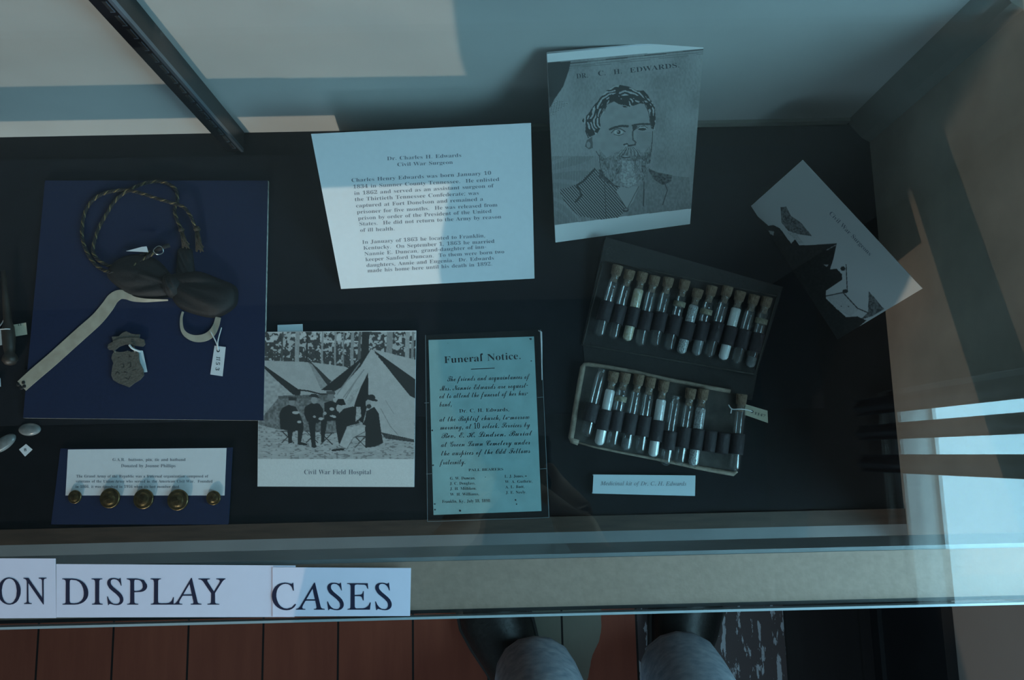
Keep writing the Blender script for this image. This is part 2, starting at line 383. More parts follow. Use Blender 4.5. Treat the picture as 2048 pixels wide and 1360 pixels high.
# ---------------------------------------------------------------- lettering
# letter outlines: for each font and character code, the advance, then closed outlines as x, y pairs (thousandths of an em)
FONTS = {
'R': {
32:[175],
44:[180,[122,74,65,74,33,-83,69,-83,114,34,125,70]],
45:[216,[185,202,31,202,31,158,185,158]],
46:[180,[104,75,75,75,55,56,55,17,63,4,75,-3,104,-3,125,17,125,56]],
48:[375,[240,475,189,482,135,475,93,453,63,417,42,370,31,310,27,241,31,172,42,112,63,63,93,27,134,5,188,-3,240,5,280,27,311,63,332,112,344,171,349,240,344,310,332,369,311,417,281,453],[155,432,189,447,222,432,241,391,250,326,250,155,241,90,222,47,188,33,154,47,135,90,126,155,126,326,135,391]],
49:[375,[250,478,180,478,103,423,33,393,35,376,54,353,86,354,105,368,158,426,156,57,149,42,137,34,69,32,69,4,339,4,339,32,269,35,257,45,252,60]],
50:[375,[239,475,174,482,93,470,66,456,46,438,34,418,30,396,36,366,52,348,78,337,108,334,112,380,122,418,143,442,174,449,197,445,215,430,227,406,230,371,221,306,190,243,126,168,28,68,28,4,337,4,340,137,308,137,295,98,282,83,264,73,77,70,236,223,288,283,316,330,324,375,314,419,286,453]],
51:[375,[236,475,173,482,109,476,64,458,37,432,28,401,34,376,49,359,75,349,108,346,112,392,130,433,146,445,169,449,195,444,214,427,225,401,229,367,224,326,207,293,179,272,140,265,99,265,99,231,183,225,217,205,238,176,245,139,242,104,233,77,219,58,201,45,158,36,124,42,96,59,78,87,73,122,56,119,39,110,27,95,26,55,55,21,82,8,163,-3,197,-1,259,14,309,47,326,71,337,102,340,138,336,172,322,199,278,234,213,255,263,278,295,304,317,337,324,377,314,421,284,454]],
52:[375,[202,476,13,165,13,129,199,129,195,56,181,41,162,34,125,32,125,4,353,4,353,32,307,41,293,56,289,84,289,129,359,129,359,165,289,165,289,476],[192,408,205,438,199,165,49,165]],
53:[375,[65,476,45,250,71,239,122,250,186,245,216,225,235,193,241,148,238,110,229,82,215,60,197,46,154,36,129,39,108,49,84,82,77,116,44,106,34,93,34,56,60,22,85,9,120,0,194,-1,254,15,303,51,320,76,332,109,336,148,324,209,290,252,237,279,147,287,90,276,101,410,259,408,275,393,284,361,315,361,312,476]],
54:[375,[260,480,177,477,139,462,107,438,81,407,60,369,46,324,34,222,39,151,55,95,79,51,112,21,151,3,197,-3,262,8,310,41,338,91,348,155,339,212,312,255,271,281,217,290,162,283,120,262,130,346,149,403,178,439,215,451,233,447,246,436,260,401,264,364,297,368,320,379,332,395,334,430,325,446,311,461,290,472],[173,254,193,257,221,251,242,230,254,196,259,148,255,98,243,62,224,41,199,33,168,45,143,79,127,137,121,223,152,246]],
55:[375,[37,476,34,342,66,342,70,373,83,401,112,410,296,410,117,4,165,4,349,447,349,476]],
56:[375,[252,474,191,482,140,478,101,465,73,446,54,421,43,394,40,364,45,329,60,298,86,270,126,242,81,216,50,190,31,160,24,122,28,89,41,60,62,34,93,14,133,2,183,-3,254,6,307,32,340,73,351,127,345,164,327,197,293,227,236,260,307,308,325,334,330,369,322,414,296,450],[161,446,187,451,208,448,224,439,237,425,252,390,251,339,242,315,227,295,203,278,146,315,131,340,126,372,130,403,142,428],[140,202,163,220,211,196,242,173,260,147,266,116,261,81,244,52,219,34,187,27,154,34,129,53,112,83,107,119,111,153,122,180]],
57:[375,[222,476,177,482,134,477,97,462,67,438,46,407,32,368,28,324,37,265,63,223,104,197,155,189,185,192,210,201,257,243,227,82,157,31,124,37,101,54,73,102,63,99,48,81,46,69,56,35,90,8,117,0,152,-3,199,2,239,18,271,42,297,74,317,113,331,158,341,261,336,332,320,388,294,430,262,459],[154,438,181,445,212,435,235,404,249,353,255,277,227,242,207,232,183,229,133,254,117,327,121,378,133,415]],
59:[180,[103,363,74,363,54,344,54,304,74,285,103,285,123,304,123,344],[116,74,58,74,26,-83,63,-83,108,35,119,70]],
65:[436,[222,462,209,462,40,45,26,27,11,17,-5,15,-5,4,124,4,124,14,84,22,70,47,75,72,101,136,255,136,288,45,272,21,233,15,233,4,439,4,439,15,423,18,408,32,380,85],[108,157,177,330,248,157]],
66:[442,[220,451,19,451,19,442,53,436,65,428,73,414,79,369,79,82,75,50,66,29,46,18,20,14,20,4,238,4,313,13,369,38,403,78,414,131,382,203,277,247,366,286,392,350,350,426],[196,435,216,438,250,432,273,415,285,386,289,345,283,300,266,269,235,253,178,248,179,413,184,427],[178,235,246,229,280,210,299,177,305,128,300,80,286,47,260,27,222,20,201,23,187,30,180,45]],
67:[468,[433,461,422,461,411,440,388,431,308,455,259,461,196,454,141,431,95,396,60,349,38,293,30,228,37,163,59,106,94,59,139,23,194,1,256,-7,363,18,441,89,429,100,398,68,360,41,319,25,277,19,174,71,140,226,171,392,265,447,315,438,359,410,396,366,422,312,433,312]],
68:[495,[221,451,19,451,19,442,44,439,64,429,75,408,78,374,75,45,66,27,48,17,24,14,24,4,228,4,405,60,464,228,449,323,402,393,327,437],[201,435,224,437,322,385,355,229,347,138,323,73,281,33,223,20,200,23,187,31,178,72,178,385,187,426]],
69:[442,[395,451,20,451,20,442,45,439,65,428,76,406,79,78,76,47,65,27,45,16,18,13,18,4,399,4,425,139,414,139,396,102,374,72,347,50,315,35,276,26,205,25,189,32,181,45,179,67,179,226,217,224,242,217,262,204,277,183,291,122,300,122,300,341,291,341,281,298,262,266,234,248,179,242,182,418,199,432,232,434,296,428,343,410,372,374,387,324,395,324]],
70:[404,[390,451,18,451,18,442,44,437,64,426,75,406,79,375,79,84,75,52,66,31,46,19,19,14,19,4,253,4,253,14,208,20,193,28,184,41,178,80,178,228,230,222,260,203,278,170,288,122,298,122,298,343,287,343,277,299,259,267,230,249,178,243,182,423,189,430,212,435,276,432,311,424,339,410,359,388,381,324,390,324]],
71:[508,[433,461,422,461,408,440,388,432,311,455,257,461,196,454,141,432,96,396,61,350,39,294,32,229,39,162,61,105,96,58,143,23,201,1,268,-6,357,4,442,32,445,156,454,174,472,183,496,186,496,194,279,194,279,186,310,183,332,173,343,155,347,71,343,44,331,24,309,12,275,9,219,23,177,65,150,134,142,228,173,392,266,447,300,443,331,430,360,409,407,348,422,312,433,312]],
72:[523,[238,451,20,451,20,442,46,438,65,427,75,407,79,379,79,80,75,49,66,29,46,18,19,14,19,4,238,4,238,14,211,18,191,29,181,49,178,225,346,225,343,48,332,28,312,18,286,14,286,4,503,4,503,14,477,18,458,30,448,51,445,80,448,408,458,427,503,442,503,451,286,451,286,442,322,436,341,417,346,379,346,247,178,247,178,379,183,417,203,436,238,442]],
73:[260,[240,451,17,451,17,442,66,431,76,414,79,387,76,47,64,29,17,14,17,4,242,4,242,14,191,31,180,58,179,77,182,414,193,431,240,442]],
74:[330,[310,451,83,451,83,442,124,434,138,424,150,392,152,21,142,-27,127,-40,105,-44,81,-39,72,-20,87,14,86,45,62,68,28,67,14,58,4,43,4,0,31,-37,53,-50,108,-61,215,-24,251,89,252,393,263,426,292,440,310,442]],
75:[510,[238,451,21,451,21,442,46,438,66,427,76,407,79,80,76,49,66,29,47,18,20,14,20,4,238,4,238,14,211,18,192,29,182,49,179,200,200,219,333,49,338,34,334,24,316,15,285,14,285,4,515,4,515,14,485,21,460,44,265,285,342,364,413,423,482,443,482,451,295,451,295,442,336,437,353,419,345,396,179,224,179,379,184,417,203,436,238,442]],
76:[426,[246,451,20,451,20,442,46,438,65,428,75,408,79,379,79,80,75,49,66,29,46,18,19,14,19,4,398,4,422,150,412,150,373,77,347,52,316,36,279,27,213,24,188,34,182,46,178,83,179,401,193,430,207,438,246,442]],
77:[634,[182,451,19,451,19,442,67,429,78,402,79,79,76,49,64,29,44,18,18,14,18,4,165,4,165,14,138,17,117,26,105,47,101,80,101,409,273,4,285,4,459,419,457,60,446,30,434,21,400,14,400,4,613,4,613,14,580,19,568,28,561,41,556,85,559,407,570,426,588,437,613,442,613,451,452,451,317,132]],
78:[493,[155,451,22,451,22,442,38,437,80,390,79,57,68,27,56,19,22,14,22,4,163,4,163,14,135,18,116,28,106,48,103,361,405,-7,418,-7,421,408,430,428,449,438,476,442,476,451,335,451,335,442,354,440,382,428,394,399,395,157]],
79:[525,[312,458,265,462,216,458,172,444,132,423,98,394,70,360,49,320,36,276,32,228,36,180,49,135,69,95,97,61,131,32,170,11,214,-2,261,-7,309,-2,353,11,393,32,428,61,456,95,477,135,490,180,494,228,490,277,477,322,456,362,428,396,395,424,356,445],[170,392,259,448,312,433,351,391,375,322,383,227,354,64,265,8,213,22,174,65,149,134,141,228]],
80:[418,[213,451,20,451,20,442,46,438,65,427,75,407,79,379,79,80,75,49,66,29,46,18,19,14,19,4,238,4,238,14,211,18,191,29,181,49,178,210,242,210,313,218,364,243,395,282,405,332,400,366,386,395,364,419,334,436,287,448],[198,433,253,429,278,409,292,376,296,329,291,282,275,250,245,232,178,226,178,398,186,427]],
82:[473,[217,451,20,451,20,442,46,438,65,427,75,407,79,379,79,80,75,49,66,29,46,18,19,14,19,4,238,4,238,14,211,18,191,29,181,49,178,216,204,216,341,4,476,4,478,13,450,22,440,33,309,225,388,268,413,335,401,386,365,422,304,444],[201,433,225,435,287,410,308,336,301,289,283,255,250,236,178,230,180,410,187,425]],
83:[390,[335,462,323,462,316,447,300,441,206,461,149,458,117,446,91,426,71,401,58,369,54,332,60,290,80,255,114,224,227,163,269,132,283,90,277,58,260,33,232,16,197,11,148,20,109,47,79,92,60,154,47,154,47,-7,58,-7,66,10,85,16,159,-4,239,-2,279,11,311,32,335,60,350,94,355,133,346,187,334,209,288,250,156,316,134,334,120,355,115,380,121,407,137,430,162,444,194,449,223,445,275,413,297,387,325,323,335,323]],
84:[423,[15,451,15,322,26,322,37,369,62,406,100,430,160,437,160,80,156,49,145,28,124,17,96,14,96,4,324,4,324,14,295,17,273,27,263,48,259,80,259,437,360,407,396,321,406,321,406,451]],
85:[492,[236,451,19,451,19,442,44,438,64,427,74,407,77,155,87,82,117,31,169,1,248,-9,324,2,377,35,408,93,418,182,421,405,430,424,447,436,470,442,470,451,332,451,332,442,362,437,382,426,393,407,396,159,366,53,275,18,231,26,200,49,182,87,177,139,181,417,201,436,236,442]],
86:[428,[207,451,-10,451,-10,442,10,436,26,423,37,405,215,-9,227,-9,378,384,406,431,438,442,438,451,303,451,303,442,343,435,355,425,357,394,259,132,157,377,148,410,152,426,164,436,207,442]],
87:[611,[177,451,-11,451,-11,442,18,430,36,394,173,-7,187,-7,316,320,431,-7,443,-7,571,381,591,424,620,441,620,451,507,451,507,442,540,434,550,423,553,406,474,153,390,400,389,412,402,435,435,442,435,451,233,451,233,442,270,433,281,421,305,352,223,141,138,393,139,425,147,435,177,442]],
89:[426,[203,451,-9,451,-9,441,16,432,50,389,165,180,161,49,151,29,132,18,105,14,105,4,324,4,324,14,297,18,277,29,267,49,264,205,379,394,406,428,435,441,435,451,299,451,299,442,339,434,353,408,349,388,248,217,154,404,155,428,178,440,203,442]],
97:[344,[222,308,162,314,96,304,52,276,41,257,40,219,60,198,77,195,94,197,116,216,117,242,100,275,113,294,148,300,172,296,190,285,200,267,203,241,203,187,120,160,66,133,35,101,24,63,29,36,43,14,66,0,95,-5,150,6,202,41,219,5,255,-6,292,3,324,28,319,36,296,32,289,48,289,210,282,257,261,289],[135,141,203,176,203,62,176,37,150,29,123,43,114,84]],
98:[360,[134,451,12,451,12,442,40,431,45,415,47,-7,105,33,149,3,192,-6,232,0,267,16,297,42,319,77,333,119,338,166,334,207,323,243,305,273,281,296,253,310,221,314,177,305,134,270],[168,281,184,284,214,276,235,253,246,214,249,160,246,94,235,47,215,19,182,10,146,25,134,68,134,242,141,260]],
99:[293,[217,310,175,315,134,310,98,293,67,268,44,235,29,195,23,150,28,107,41,70,62,38,89,14,121,-1,156,-6,225,11,279,60,271,67,241,43,204,34,164,44,134,74,114,122,108,188,123,272,169,301,193,294,209,219,237,208,263,218,271,230,267,273,248,295]],
100:[370,[315,451,180,451,180,443,215,433,224,420,227,272,187,305,146,314,113,309,84,294,59,269,40,236,28,195,23,147,27,105,39,68,57,37,80,14,108,-1,139,-6,186,6,227,49,227,-5,293,10,349,14,349,24,321,38,316,53],[174,285,209,273,227,242,227,75,204,38,171,24,144,32,126,57,117,97,114,153,117,210,127,252,145,276]],
101:[301,[207,305,157,314,121,309,89,294,62,270,41,239,28,201,23,157,28,110,41,70,61,38,87,14,118,-1,154,-6,225,14,279,72,270,80,239,50,199,38,135,70,112,170,279,170,270,233,246,277],[160,301,183,295,197,279,203,252,205,188,112,188,124,276]],
102:[213,[210,456,174,461,124,454,87,433,64,399,56,353,56,306,20,306,20,281,56,281,56,48,49,25,42,18,19,13,19,4,195,4,195,12,155,22,146,39,144,281,199,281,199,306,144,306,144,390,150,432,161,444,196,444,202,433,189,391,198,368,224,359,249,370,257,382,259,399,254,423,237,442]],
103:[327,[195,311,121,311,89,301,63,286,43,265,30,241,26,213,46,153,110,110,69,89,45,71,32,52,28,31,38,2,76,-26,31,-49,18,-75,26,-98,50,-118,89,-132,146,-136,218,-130,270,-109,301,-78,312,-37,299,10,283,26,222,43,141,45,108,51,96,71,100,86,124,106,204,110,232,119,273,153,284,177,287,203,282,236,261,272,313,272,313,300,232,300],[135,295,157,301,180,295,194,278,201,250,201,172,194,144,180,126,157,120,135,126,120,144,113,172,113,250,120,278],[95,-30,232,-32,251,-38,263,-49,268,-67,240,-107,161,-120,121,-117,93,-107,75,-91,69,-73,76,-49]],
104:[381,[144,451,23,451,23,443,49,432,55,418,56,56,48,23,22,13,22,4,176,4,176,13,151,23,145,37,144,237,171,266,203,275,221,272,233,260,239,217,239,55,231,23,206,12,206,4,359,4,359,13,334,23,328,37,326,211,305,289,243,314,192,302,144,258]],
105:[198,[119,456,83,456,68,446,58,431,54,412,58,394,68,379,83,369,119,369,144,394,144,431,134,446],[144,306,25,306,24,297,39,295,50,287,55,273,56,56,55,36,48,23,22,13,22,4,176,4,176,13,151,24,146,37]],
106:[209,[124,457,106,461,88,457,73,447,63,432,63,396,73,381,88,371,106,367,124,371,140,381,150,396,150,432],[155,306,26,306,26,298,59,287,66,272,66,-80,62,-101,51,-116,31,-121,13,-117,6,-103,21,-75,20,-52,0,-35,-30,-35,-49,-54,-49,-87,-27,-117,-9,-127,36,-136,86,-129,124,-107,147,-72,155,-21]],
107:[358,[144,451,25,451,24,443,50,432,55,418,56,56,55,36,48,23,21,13,21,4,176,4,176,13,151,24,145,37,144,136,163,153,241,41,243,31,236,17,215,12,215,4,372,4,372,13,358,17,343,32,217,209,272,263,306,288,341,297,341,306,210,306,209,297,237,293,248,279,243,262,144,159]],
108:[199,[144,451,24,451,24,443,50,432,55,417,56,56,55,36,48,23,22,13,22,4,176,4,176,13,151,24,144,56]],
109:[554,[290,301,237,314,190,301,142,255,142,306,23,306,23,298,49,286,55,272,56,56,48,23,22,13,22,4,173,4,173,13,149,24,144,37,142,237,168,266,199,275,218,272,229,260,236,217,234,37,217,15,203,13,203,4,352,4,352,13,327,24,322,37,320,239,347,266,377,275,396,272,407,260,414,217,412,37,395,15,381,13,381,4,532,4,532,13,507,23,501,37,500,211,479,289,417,314,366,300,320,255]],
110:[381,[305,289,243,314,192,302,144,258,144,306,23,306,23,298,49,286,55,272,56,56,48,23,22,13,22,4,176,4,176,13,151,23,145,37,144,237,171,266,203,275,221,272,233,260,239,217,239,55,231,23,206,12,206,4,359,4,359,13,334,23,328,37,326,211]],
111:[336,[208,309,168,314,128,309,92,294,63,269,41,237,27,198,23,154,27,111,41,72,63,40,92,15,128,-1,169,-6,209,-1,243,14,272,38,294,70,308,109,313,154,308,199,294,238,272,270,243,294],[141,295,169,303,194,295,211,272,221,228,224,154,218,55,212,37,195,15,169,7,142,15,125,37,116,81,116,228,125,272]],
112:[371,[262,310,231,315,182,301,139,252,139,306,23,306,23,298,50,285,55,269,56,-87,50,-112,32,-126,21,-127,21,-135,193,-135,193,-127,165,-121,154,-113,148,-100,144,41,185,4,227,-6,260,-1,289,15,313,40,331,74,342,114,346,160,342,202,331,240,314,271,290,295],[168,271,199,282,228,274,245,249,254,209,253,98,243,57,224,32,195,24,165,35,144,67,144,236]],
113:[364,[316,316,257,277,213,306,170,315,130,310,95,293,66,267,43,233,29,191,24,144,28,102,39,66,57,36,81,13,109,-1,142,-5,185,4,228,37,225,-104,217,-117,179,-126,179,-135,350,-135,350,-126,323,-116,317,-103],[148,290,180,299,216,284,228,242,228,66,222,49,210,36,178,25,147,34,127,59,116,99,116,218,127,263]],
114:[287,[256,311,233,314,212,310,189,298,168,278,142,239,142,306,25,306,24,297,50,288,55,274,56,56,55,36,48,23,22,13,22,4,193,4,193,13,156,22,148,35,148,221,158,244,173,259,189,264,201,261,234,228,263,229,275,237,283,250,282,286,272,301]],
115:[288,[240,315,232,315,226,305,213,301,141,315,99,308,68,288,48,258,41,220,45,194,58,172,79,151,158,108,186,87,196,59,192,39,181,23,164,14,140,11,111,17,84,36,63,66,50,101,40,101,40,-5,49,-5,57,8,73,13,151,-6,193,1,225,21,246,53,253,95,249,126,238,149,219,168,126,218,104,243,101,259,104,276,113,289,129,297,149,300,176,295,199,280,218,256,231,226,240,226]],
116:[228,[140,420,131,420,91,366,24,298,24,283,52,283,52,71,57,37,69,13,90,-1,123,-5,180,13,216,64,207,69,192,46,168,36,154,39,142,63,140,283,204,283,204,306,140,306]],
117:[375,[138,306,15,306,15,297,31,295,43,285,48,269,50,97,54,52,68,20,93,0,131,-6,159,-3,207,22,232,51,232,-5,299,11,356,16,356,26,328,36,322,50,320,306,193,306,193,298,211,295,224,286,230,270,232,64,207,40,177,32,160,34,148,43,138,74]],
118:[306,[160,306,1,306,1,297,14,294,33,269,145,-6,157,-6,265,266,287,292,301,298,301,306,207,306,207,297,234,292,245,273,244,263,185,111,125,271,133,293,160,298]],
119:[434,[134,306,-7,306,-7,296,1,294,15,278,125,-6,137,-6,223,209,292,-6,302,-6,415,275,431,296,441,298,441,306,360,306,360,298,382,292,389,285,390,266,335,129,291,277,300,292,319,297,319,306,172,306,172,298,183,297,199,282,215,235,166,116,113,258,112,286,134,297]],
120:[319,[165,306,8,306,8,296,27,288,46,266,128,136,65,54,36,26,9,12,9,4,114,4,114,11,89,16,80,34,84,48,138,121,177,61,189,30,180,16,159,12,159,4,315,4,315,12,294,25,193,184,251,257,280,286,307,299,307,306,205,306,205,298,229,294,239,279,227,254,183,199,136,281,145,294,165,298]],
121:[300,[158,306,-1,306,-3,297,18,291,34,266,145,-4,126,-62,101,-96,86,-103,74,-99,68,-62,61,-52,36,-44,20,-47,8,-56,-3,-84,1,-105,13,-122,30,-133,75,-134,93,-127,126,-94,158,-23,265,266,274,283,296,297,296,306,207,306,207,297,231,293,239,286,242,274,238,250,185,107,124,275,126,286,134,293,158,297]],
122:[293,[35,306,30,220,41,220,52,252,70,275,95,287,175,291,17,13,17,4,264,4,272,103,263,103,247,67,225,40,195,26,119,21,271,292,271,306]],
},
'I': {
32:[175],
46:[180,[106,79,74,79,60,71,51,57,51,15,60,1,74,-7,106,-7,129,15,129,57]],
65:[463,[369,475,356,475,0,56,-39,24,-82,13,-85,0,75,0,79,13,43,17,34,24,32,36,40,56,65,90,116,150,133,158,288,158,282,46,273,26,256,16,224,13,221,0,409,0,411,13,366,24,356,37,353,58],[143,183,298,367,289,183]],
67:[471,[363,470,321,475,250,464,181,433,139,402,102,365,70,322,46,276,31,227,26,179,31,125,49,78,78,41,117,13,164,-4,218,-10,274,-4,323,15,369,46,412,91,399,103,322,40,236,19,182,29,140,60,114,109,105,175,109,229,124,281,146,328,174,370,208,404,246,430,287,447,328,453,370,446,400,427,419,395,425,332,439,332,467,470,453,470,443,458,430,453]],
68:[507,[263,465,85,465,81,451,104,449,120,443,129,433,132,419,126,385,31,43,18,26,-1,16,-32,13,-36,0,167,0,234,5,294,22,348,48,393,82,430,122,457,169,473,219,479,272,472,328,453,375,421,413,378,442,325,459],[235,442,318,433,364,403,392,354,401,287,397,237,386,189,368,144,342,103,310,70,270,44,223,28,170,22,120,28,109,36,107,65,193,387,212,433]],
69:[454,[440,465,85,465,81,451,104,449,120,443,129,433,132,419,126,385,31,43,18,25,0,16,-30,13,-34,0,351,0,400,128,386,128,341,67,281,34,244,26,130,25,116,28,108,36,105,53,154,237,236,236,264,229,275,206,275,161,287,161,334,326,321,326,308,296,289,275,259,264,159,260,201,414,213,434,252,442,373,436,391,427,402,414,409,364,420,364]],
72:[520,[270,465,85,465,81,451,104,449,120,443,129,433,132,419,126,385,35,51,18,25,6,18,-30,13,-34,0,152,0,155,13,116,21,107,31,104,45,148,220,156,231,172,234,343,234,364,228,365,215,320,51,303,25,291,18,255,13,251,0,437,0,440,13,401,21,392,31,389,52,393,69,489,421,502,439,520,448,551,451,555,465,369,465,365,451,404,443,413,433,416,419,381,274,373,262,357,259,185,259,165,265,164,278,205,421,219,439,238,448,267,451]],
73:[245,[275,465,88,465,84,451,107,449,123,443,132,433,135,419,129,385,38,51,21,25,10,18,-27,13,-31,0,157,0,161,13,122,21,113,31,110,45,116,80,211,421,224,439,241,448,272,451]],
76:[448,[279,465,94,465,91,451,114,449,130,443,139,433,138,396,41,43,28,26,9,16,-21,13,-24,0,368,0,412,132,399,132,354,65,328,45,298,33,260,26,165,24,126,29,118,37,116,56,125,92,216,422,230,440,248,449,274,452]],
77:[589,[212,465,87,465,83,451,106,449,122,443,131,433,134,419,128,385,33,51,15,25,3,18,-32,13,-36,0,114,0,118,13,78,21,69,31,66,48,157,393,210,0,219,0,480,392,389,57,371,26,359,18,325,11,322,0,506,0,509,13,470,21,461,31,462,69,559,421,572,439,589,448,620,451,624,465,496,465,261,108]],
78:[500,[182,465,85,465,81,451,105,448,120,438,129,423,131,396,31,43,17,25,-3,16,-30,13,-34,0,118,0,122,13,80,20,71,29,68,51,154,373,338,-11,351,-11,467,414,485,440,498,447,532,451,536,465,383,465,380,451,422,445,435,422,353,108]],
79:[516,[370,469,319,475,276,470,232,457,191,436,151,409,116,376,84,338,58,296,38,253,26,207,21,162,27,112,43,70,70,36,105,11,149,-5,200,-10,273,1,340,32,371,56,400,85,449,152,468,189,491,265,494,302,489,351,473,393,448,427,413,453],[284,449,320,455,362,447,393,423,412,384,418,331,407,240,375,153,353,114,298,51,268,29,235,15,201,10,157,18,125,43,104,83,97,137,99,174,116,249,154,333,182,374,214,408,248,434]],
80:[403,[267,465,85,465,81,451,104,449,129,434,132,419,126,385,31,42,18,25,0,16,-30,13,-34,0,161,0,165,13,119,20,108,30,105,46,151,220,274,227,320,240,357,261,385,289,403,323,408,361,373,439],[227,443,283,440,311,425,327,400,332,364,324,313,297,275,253,251,193,242,165,244,159,253,161,263,199,405,215,438]],
83:[369,[237,474,184,471,152,459,125,440,105,416,92,386,88,353,102,297,122,267,196,188,228,139,236,105,224,57,192,23,170,14,146,11,102,19,69,46,47,88,38,146,26,146,3,-8,15,-8,25,8,42,13,108,-5,153,-9,194,-5,229,8,259,29,282,57,296,89,301,126,291,179,263,224,182,313,158,356,154,376,160,408,175,433,200,448,232,453,268,446,296,424,313,387,319,336,330,336,351,473,338,473,328,461,309,457,267,471]],
89:[412,[218,465,17,465,13,451,53,444,81,418,167,201,118,34,95,18,52,12,48,0,254,0,258,12,208,17,196,26,193,40,235,205,420,412,463,446,482,450,486,465,326,465,322,451,356,448,374,438,375,415,352,381,224,235,160,416,163,437,172,445,214,451]],
97:[342,[217,307,183,316,136,306,90,274,49,228,18,175,0,119,-7,64,-3,33,8,10,26,-3,50,-8,85,0,119,23,154,62,191,118,168,23,175,0,195,-8,240,12,291,72,282,80,252,46,233,35,224,37,224,62,292,309,241,309,232,280],[154,291,185,299,210,288,219,257,210,201,185,141,152,87,116,48,82,33,60,43,53,73,65,148,96,226,124,266]],
99:[298,[228,313,199,316,150,309,102,286,73,264,27,207,3,142,-1,109,6,60,26,23,58,0,99,-8,169,12,238,71,228,82,174,38,122,23,96,29,76,46,63,73,59,107,64,150,79,196,101,238,130,271,162,292,197,299,215,297,220,287,204,255,211,235,233,228,258,239,267,267,262,286,249,302]],
100:[354,[343,485,236,467,233,455,268,451,275,436,242,293,225,311,192,316,146,307,99,279,44,217,5,143,-9,73,-4,39,10,13,32,-3,61,-8,99,-1,133,21,167,59,201,112,183,27,191,1,217,-8,240,-3,263,11,317,72,306,81,273,43,250,30,238,34,234,52,343,468],[165,292,198,300,212,298,223,289,232,259,223,204,199,142,146,62,109,31,74,31,54,57,51,78,57,124,75,178,101,229,132,268]],
101:[287,[222,313,195,316,148,308,101,283,46,231,25,199,-1,131,-4,99,2,54,21,21,50,0,89,-7,128,-2,165,12,198,36,231,71,221,81,168,39,119,26,72,44,56,98,61,142,147,161,208,189,245,226,258,266,254,287,242,303],[159,294,180,298,198,291,204,271,195,233,168,199,124,173,64,158,95,230,115,258]],
102:[199,[240,483,216,487,173,477,135,449,104,403,75,304,12,304,7,283,71,283,2,-74,-10,-108,-24,-128,-42,-134,-49,-127,-44,-108,-50,-92,-66,-87,-85,-94,-91,-116,-88,-130,-65,-150,-48,-153,-5,-136,33,-85,67,7,128,283,207,283,210,304,132,304,148,383,172,447,206,469,219,465,224,455,218,435,224,415,243,408,267,416,275,439,271,458,259,473]],
105:[177,[135,460,110,460,91,441,91,415,110,396,136,396,155,414,155,441],[129,314,20,299,17,287,50,282,60,264,1,40,8,1,33,-8,84,12,140,74,130,84,96,45,72,32,61,37,58,52,131,305]],
107:[339,[174,485,66,468,62,455,98,452,104,446,105,425,-13,0,41,0,78,129,120,161,175,31,187,9,201,-3,218,-7,238,-3,261,11,311,69,301,79,272,47,248,36,238,38,214,73,164,193,292,284,334,293,337,306,203,306,197,294,222,290,230,280,221,263,84,157]],
108:[172,[169,485,60,471,58,459,92,453,99,446,101,423,2,54,0,12,18,-5,52,-3,77,12,133,72,122,82,90,46,68,34,59,38,57,62,168,465]],
110:[364,[132,316,19,297,17,285,53,280,62,263,-12,0,42,0,67,82,107,166,159,232,211,272,225,275,238,269,242,254,195,65,191,12,208,-6,222,-9,273,14,322,83,312,91,282,48,259,34,249,37,245,49,300,252,302,278,292,306,263,315,229,306,188,281,142,238,93,177]],
111:[350,[248,309,201,316,165,312,128,298,93,276,35,215,0,140,-4,102,3,57,26,22,61,-1,105,-8,155,0,203,23,260,73,299,138,314,206,306,251,283,286],[165,291,197,299,240,281,255,226,243,155,211,85,166,32,140,17,113,11,89,16,71,30,60,52,56,83,61,132,78,183,103,231,132,268]],
114:[223,[124,314,15,297,13,284,47,279,56,259,-13,0,41,0,95,157,170,268,180,248,200,240,214,243,234,266,235,297,220,314,208,316,158,282,89,179]],
115:[248,[147,315,90,311,63,294,46,269,40,238,53,190,120,93,126,69,122,45,110,26,93,14,71,10,45,16,24,35,10,65,4,105,-7,106,-22,-4,-9,-4,-4,4,6,6,53,-6,106,-5,151,20,166,40,176,63,179,89,173,122,97,237,91,261,102,287,130,299,175,278,195,214,207,214,220,314,209,314,205,305,193,302]],
116:[187,[151,392,136,392,82,326,22,297,19,283,66,283,2,44,1,26,9,1,33,-8,82,11,134,68,124,79,93,43,72,31,63,34,60,45,120,283,177,283,183,304,126,304]],
119:[446,[92,281,80,317,-2,300,-3,289,20,284,38,254,48,-8,60,-8,205,221,230,-8,240,-8,340,117,402,208,422,273,414,305,404,313,392,316,371,308,363,287,366,272,389,240,385,221,352,164,275,71,250,317,238,317,98,91]],
},
'S': {
32:[175],
44:[180,[124,78,61,78,28,-87,71,-87,118,33,129,71]],
45:[216,[189,206,27,206,27,154,189,154]],
46:[180,[106,79,74,79,60,71,51,57,51,15,60,1,74,-7,106,-7,129,15,129,57]],
57:[375,[223,480,177,486,133,481,95,466,64,441,42,409,28,369,24,324,33,264,60,220,103,194,155,185,186,188,212,198,251,230,223,84,156,36,126,41,103,56,75,107,50,94,42,69,53,33,88,4,116,-4,152,-7,200,-2,241,14,274,39,301,72,321,111,334,157,343,207,345,261,340,332,323,390,298,433,264,463],[156,434,181,441,209,432,231,403,245,352,251,278,224,245,206,236,184,233,137,257,121,328,125,377,137,413]],
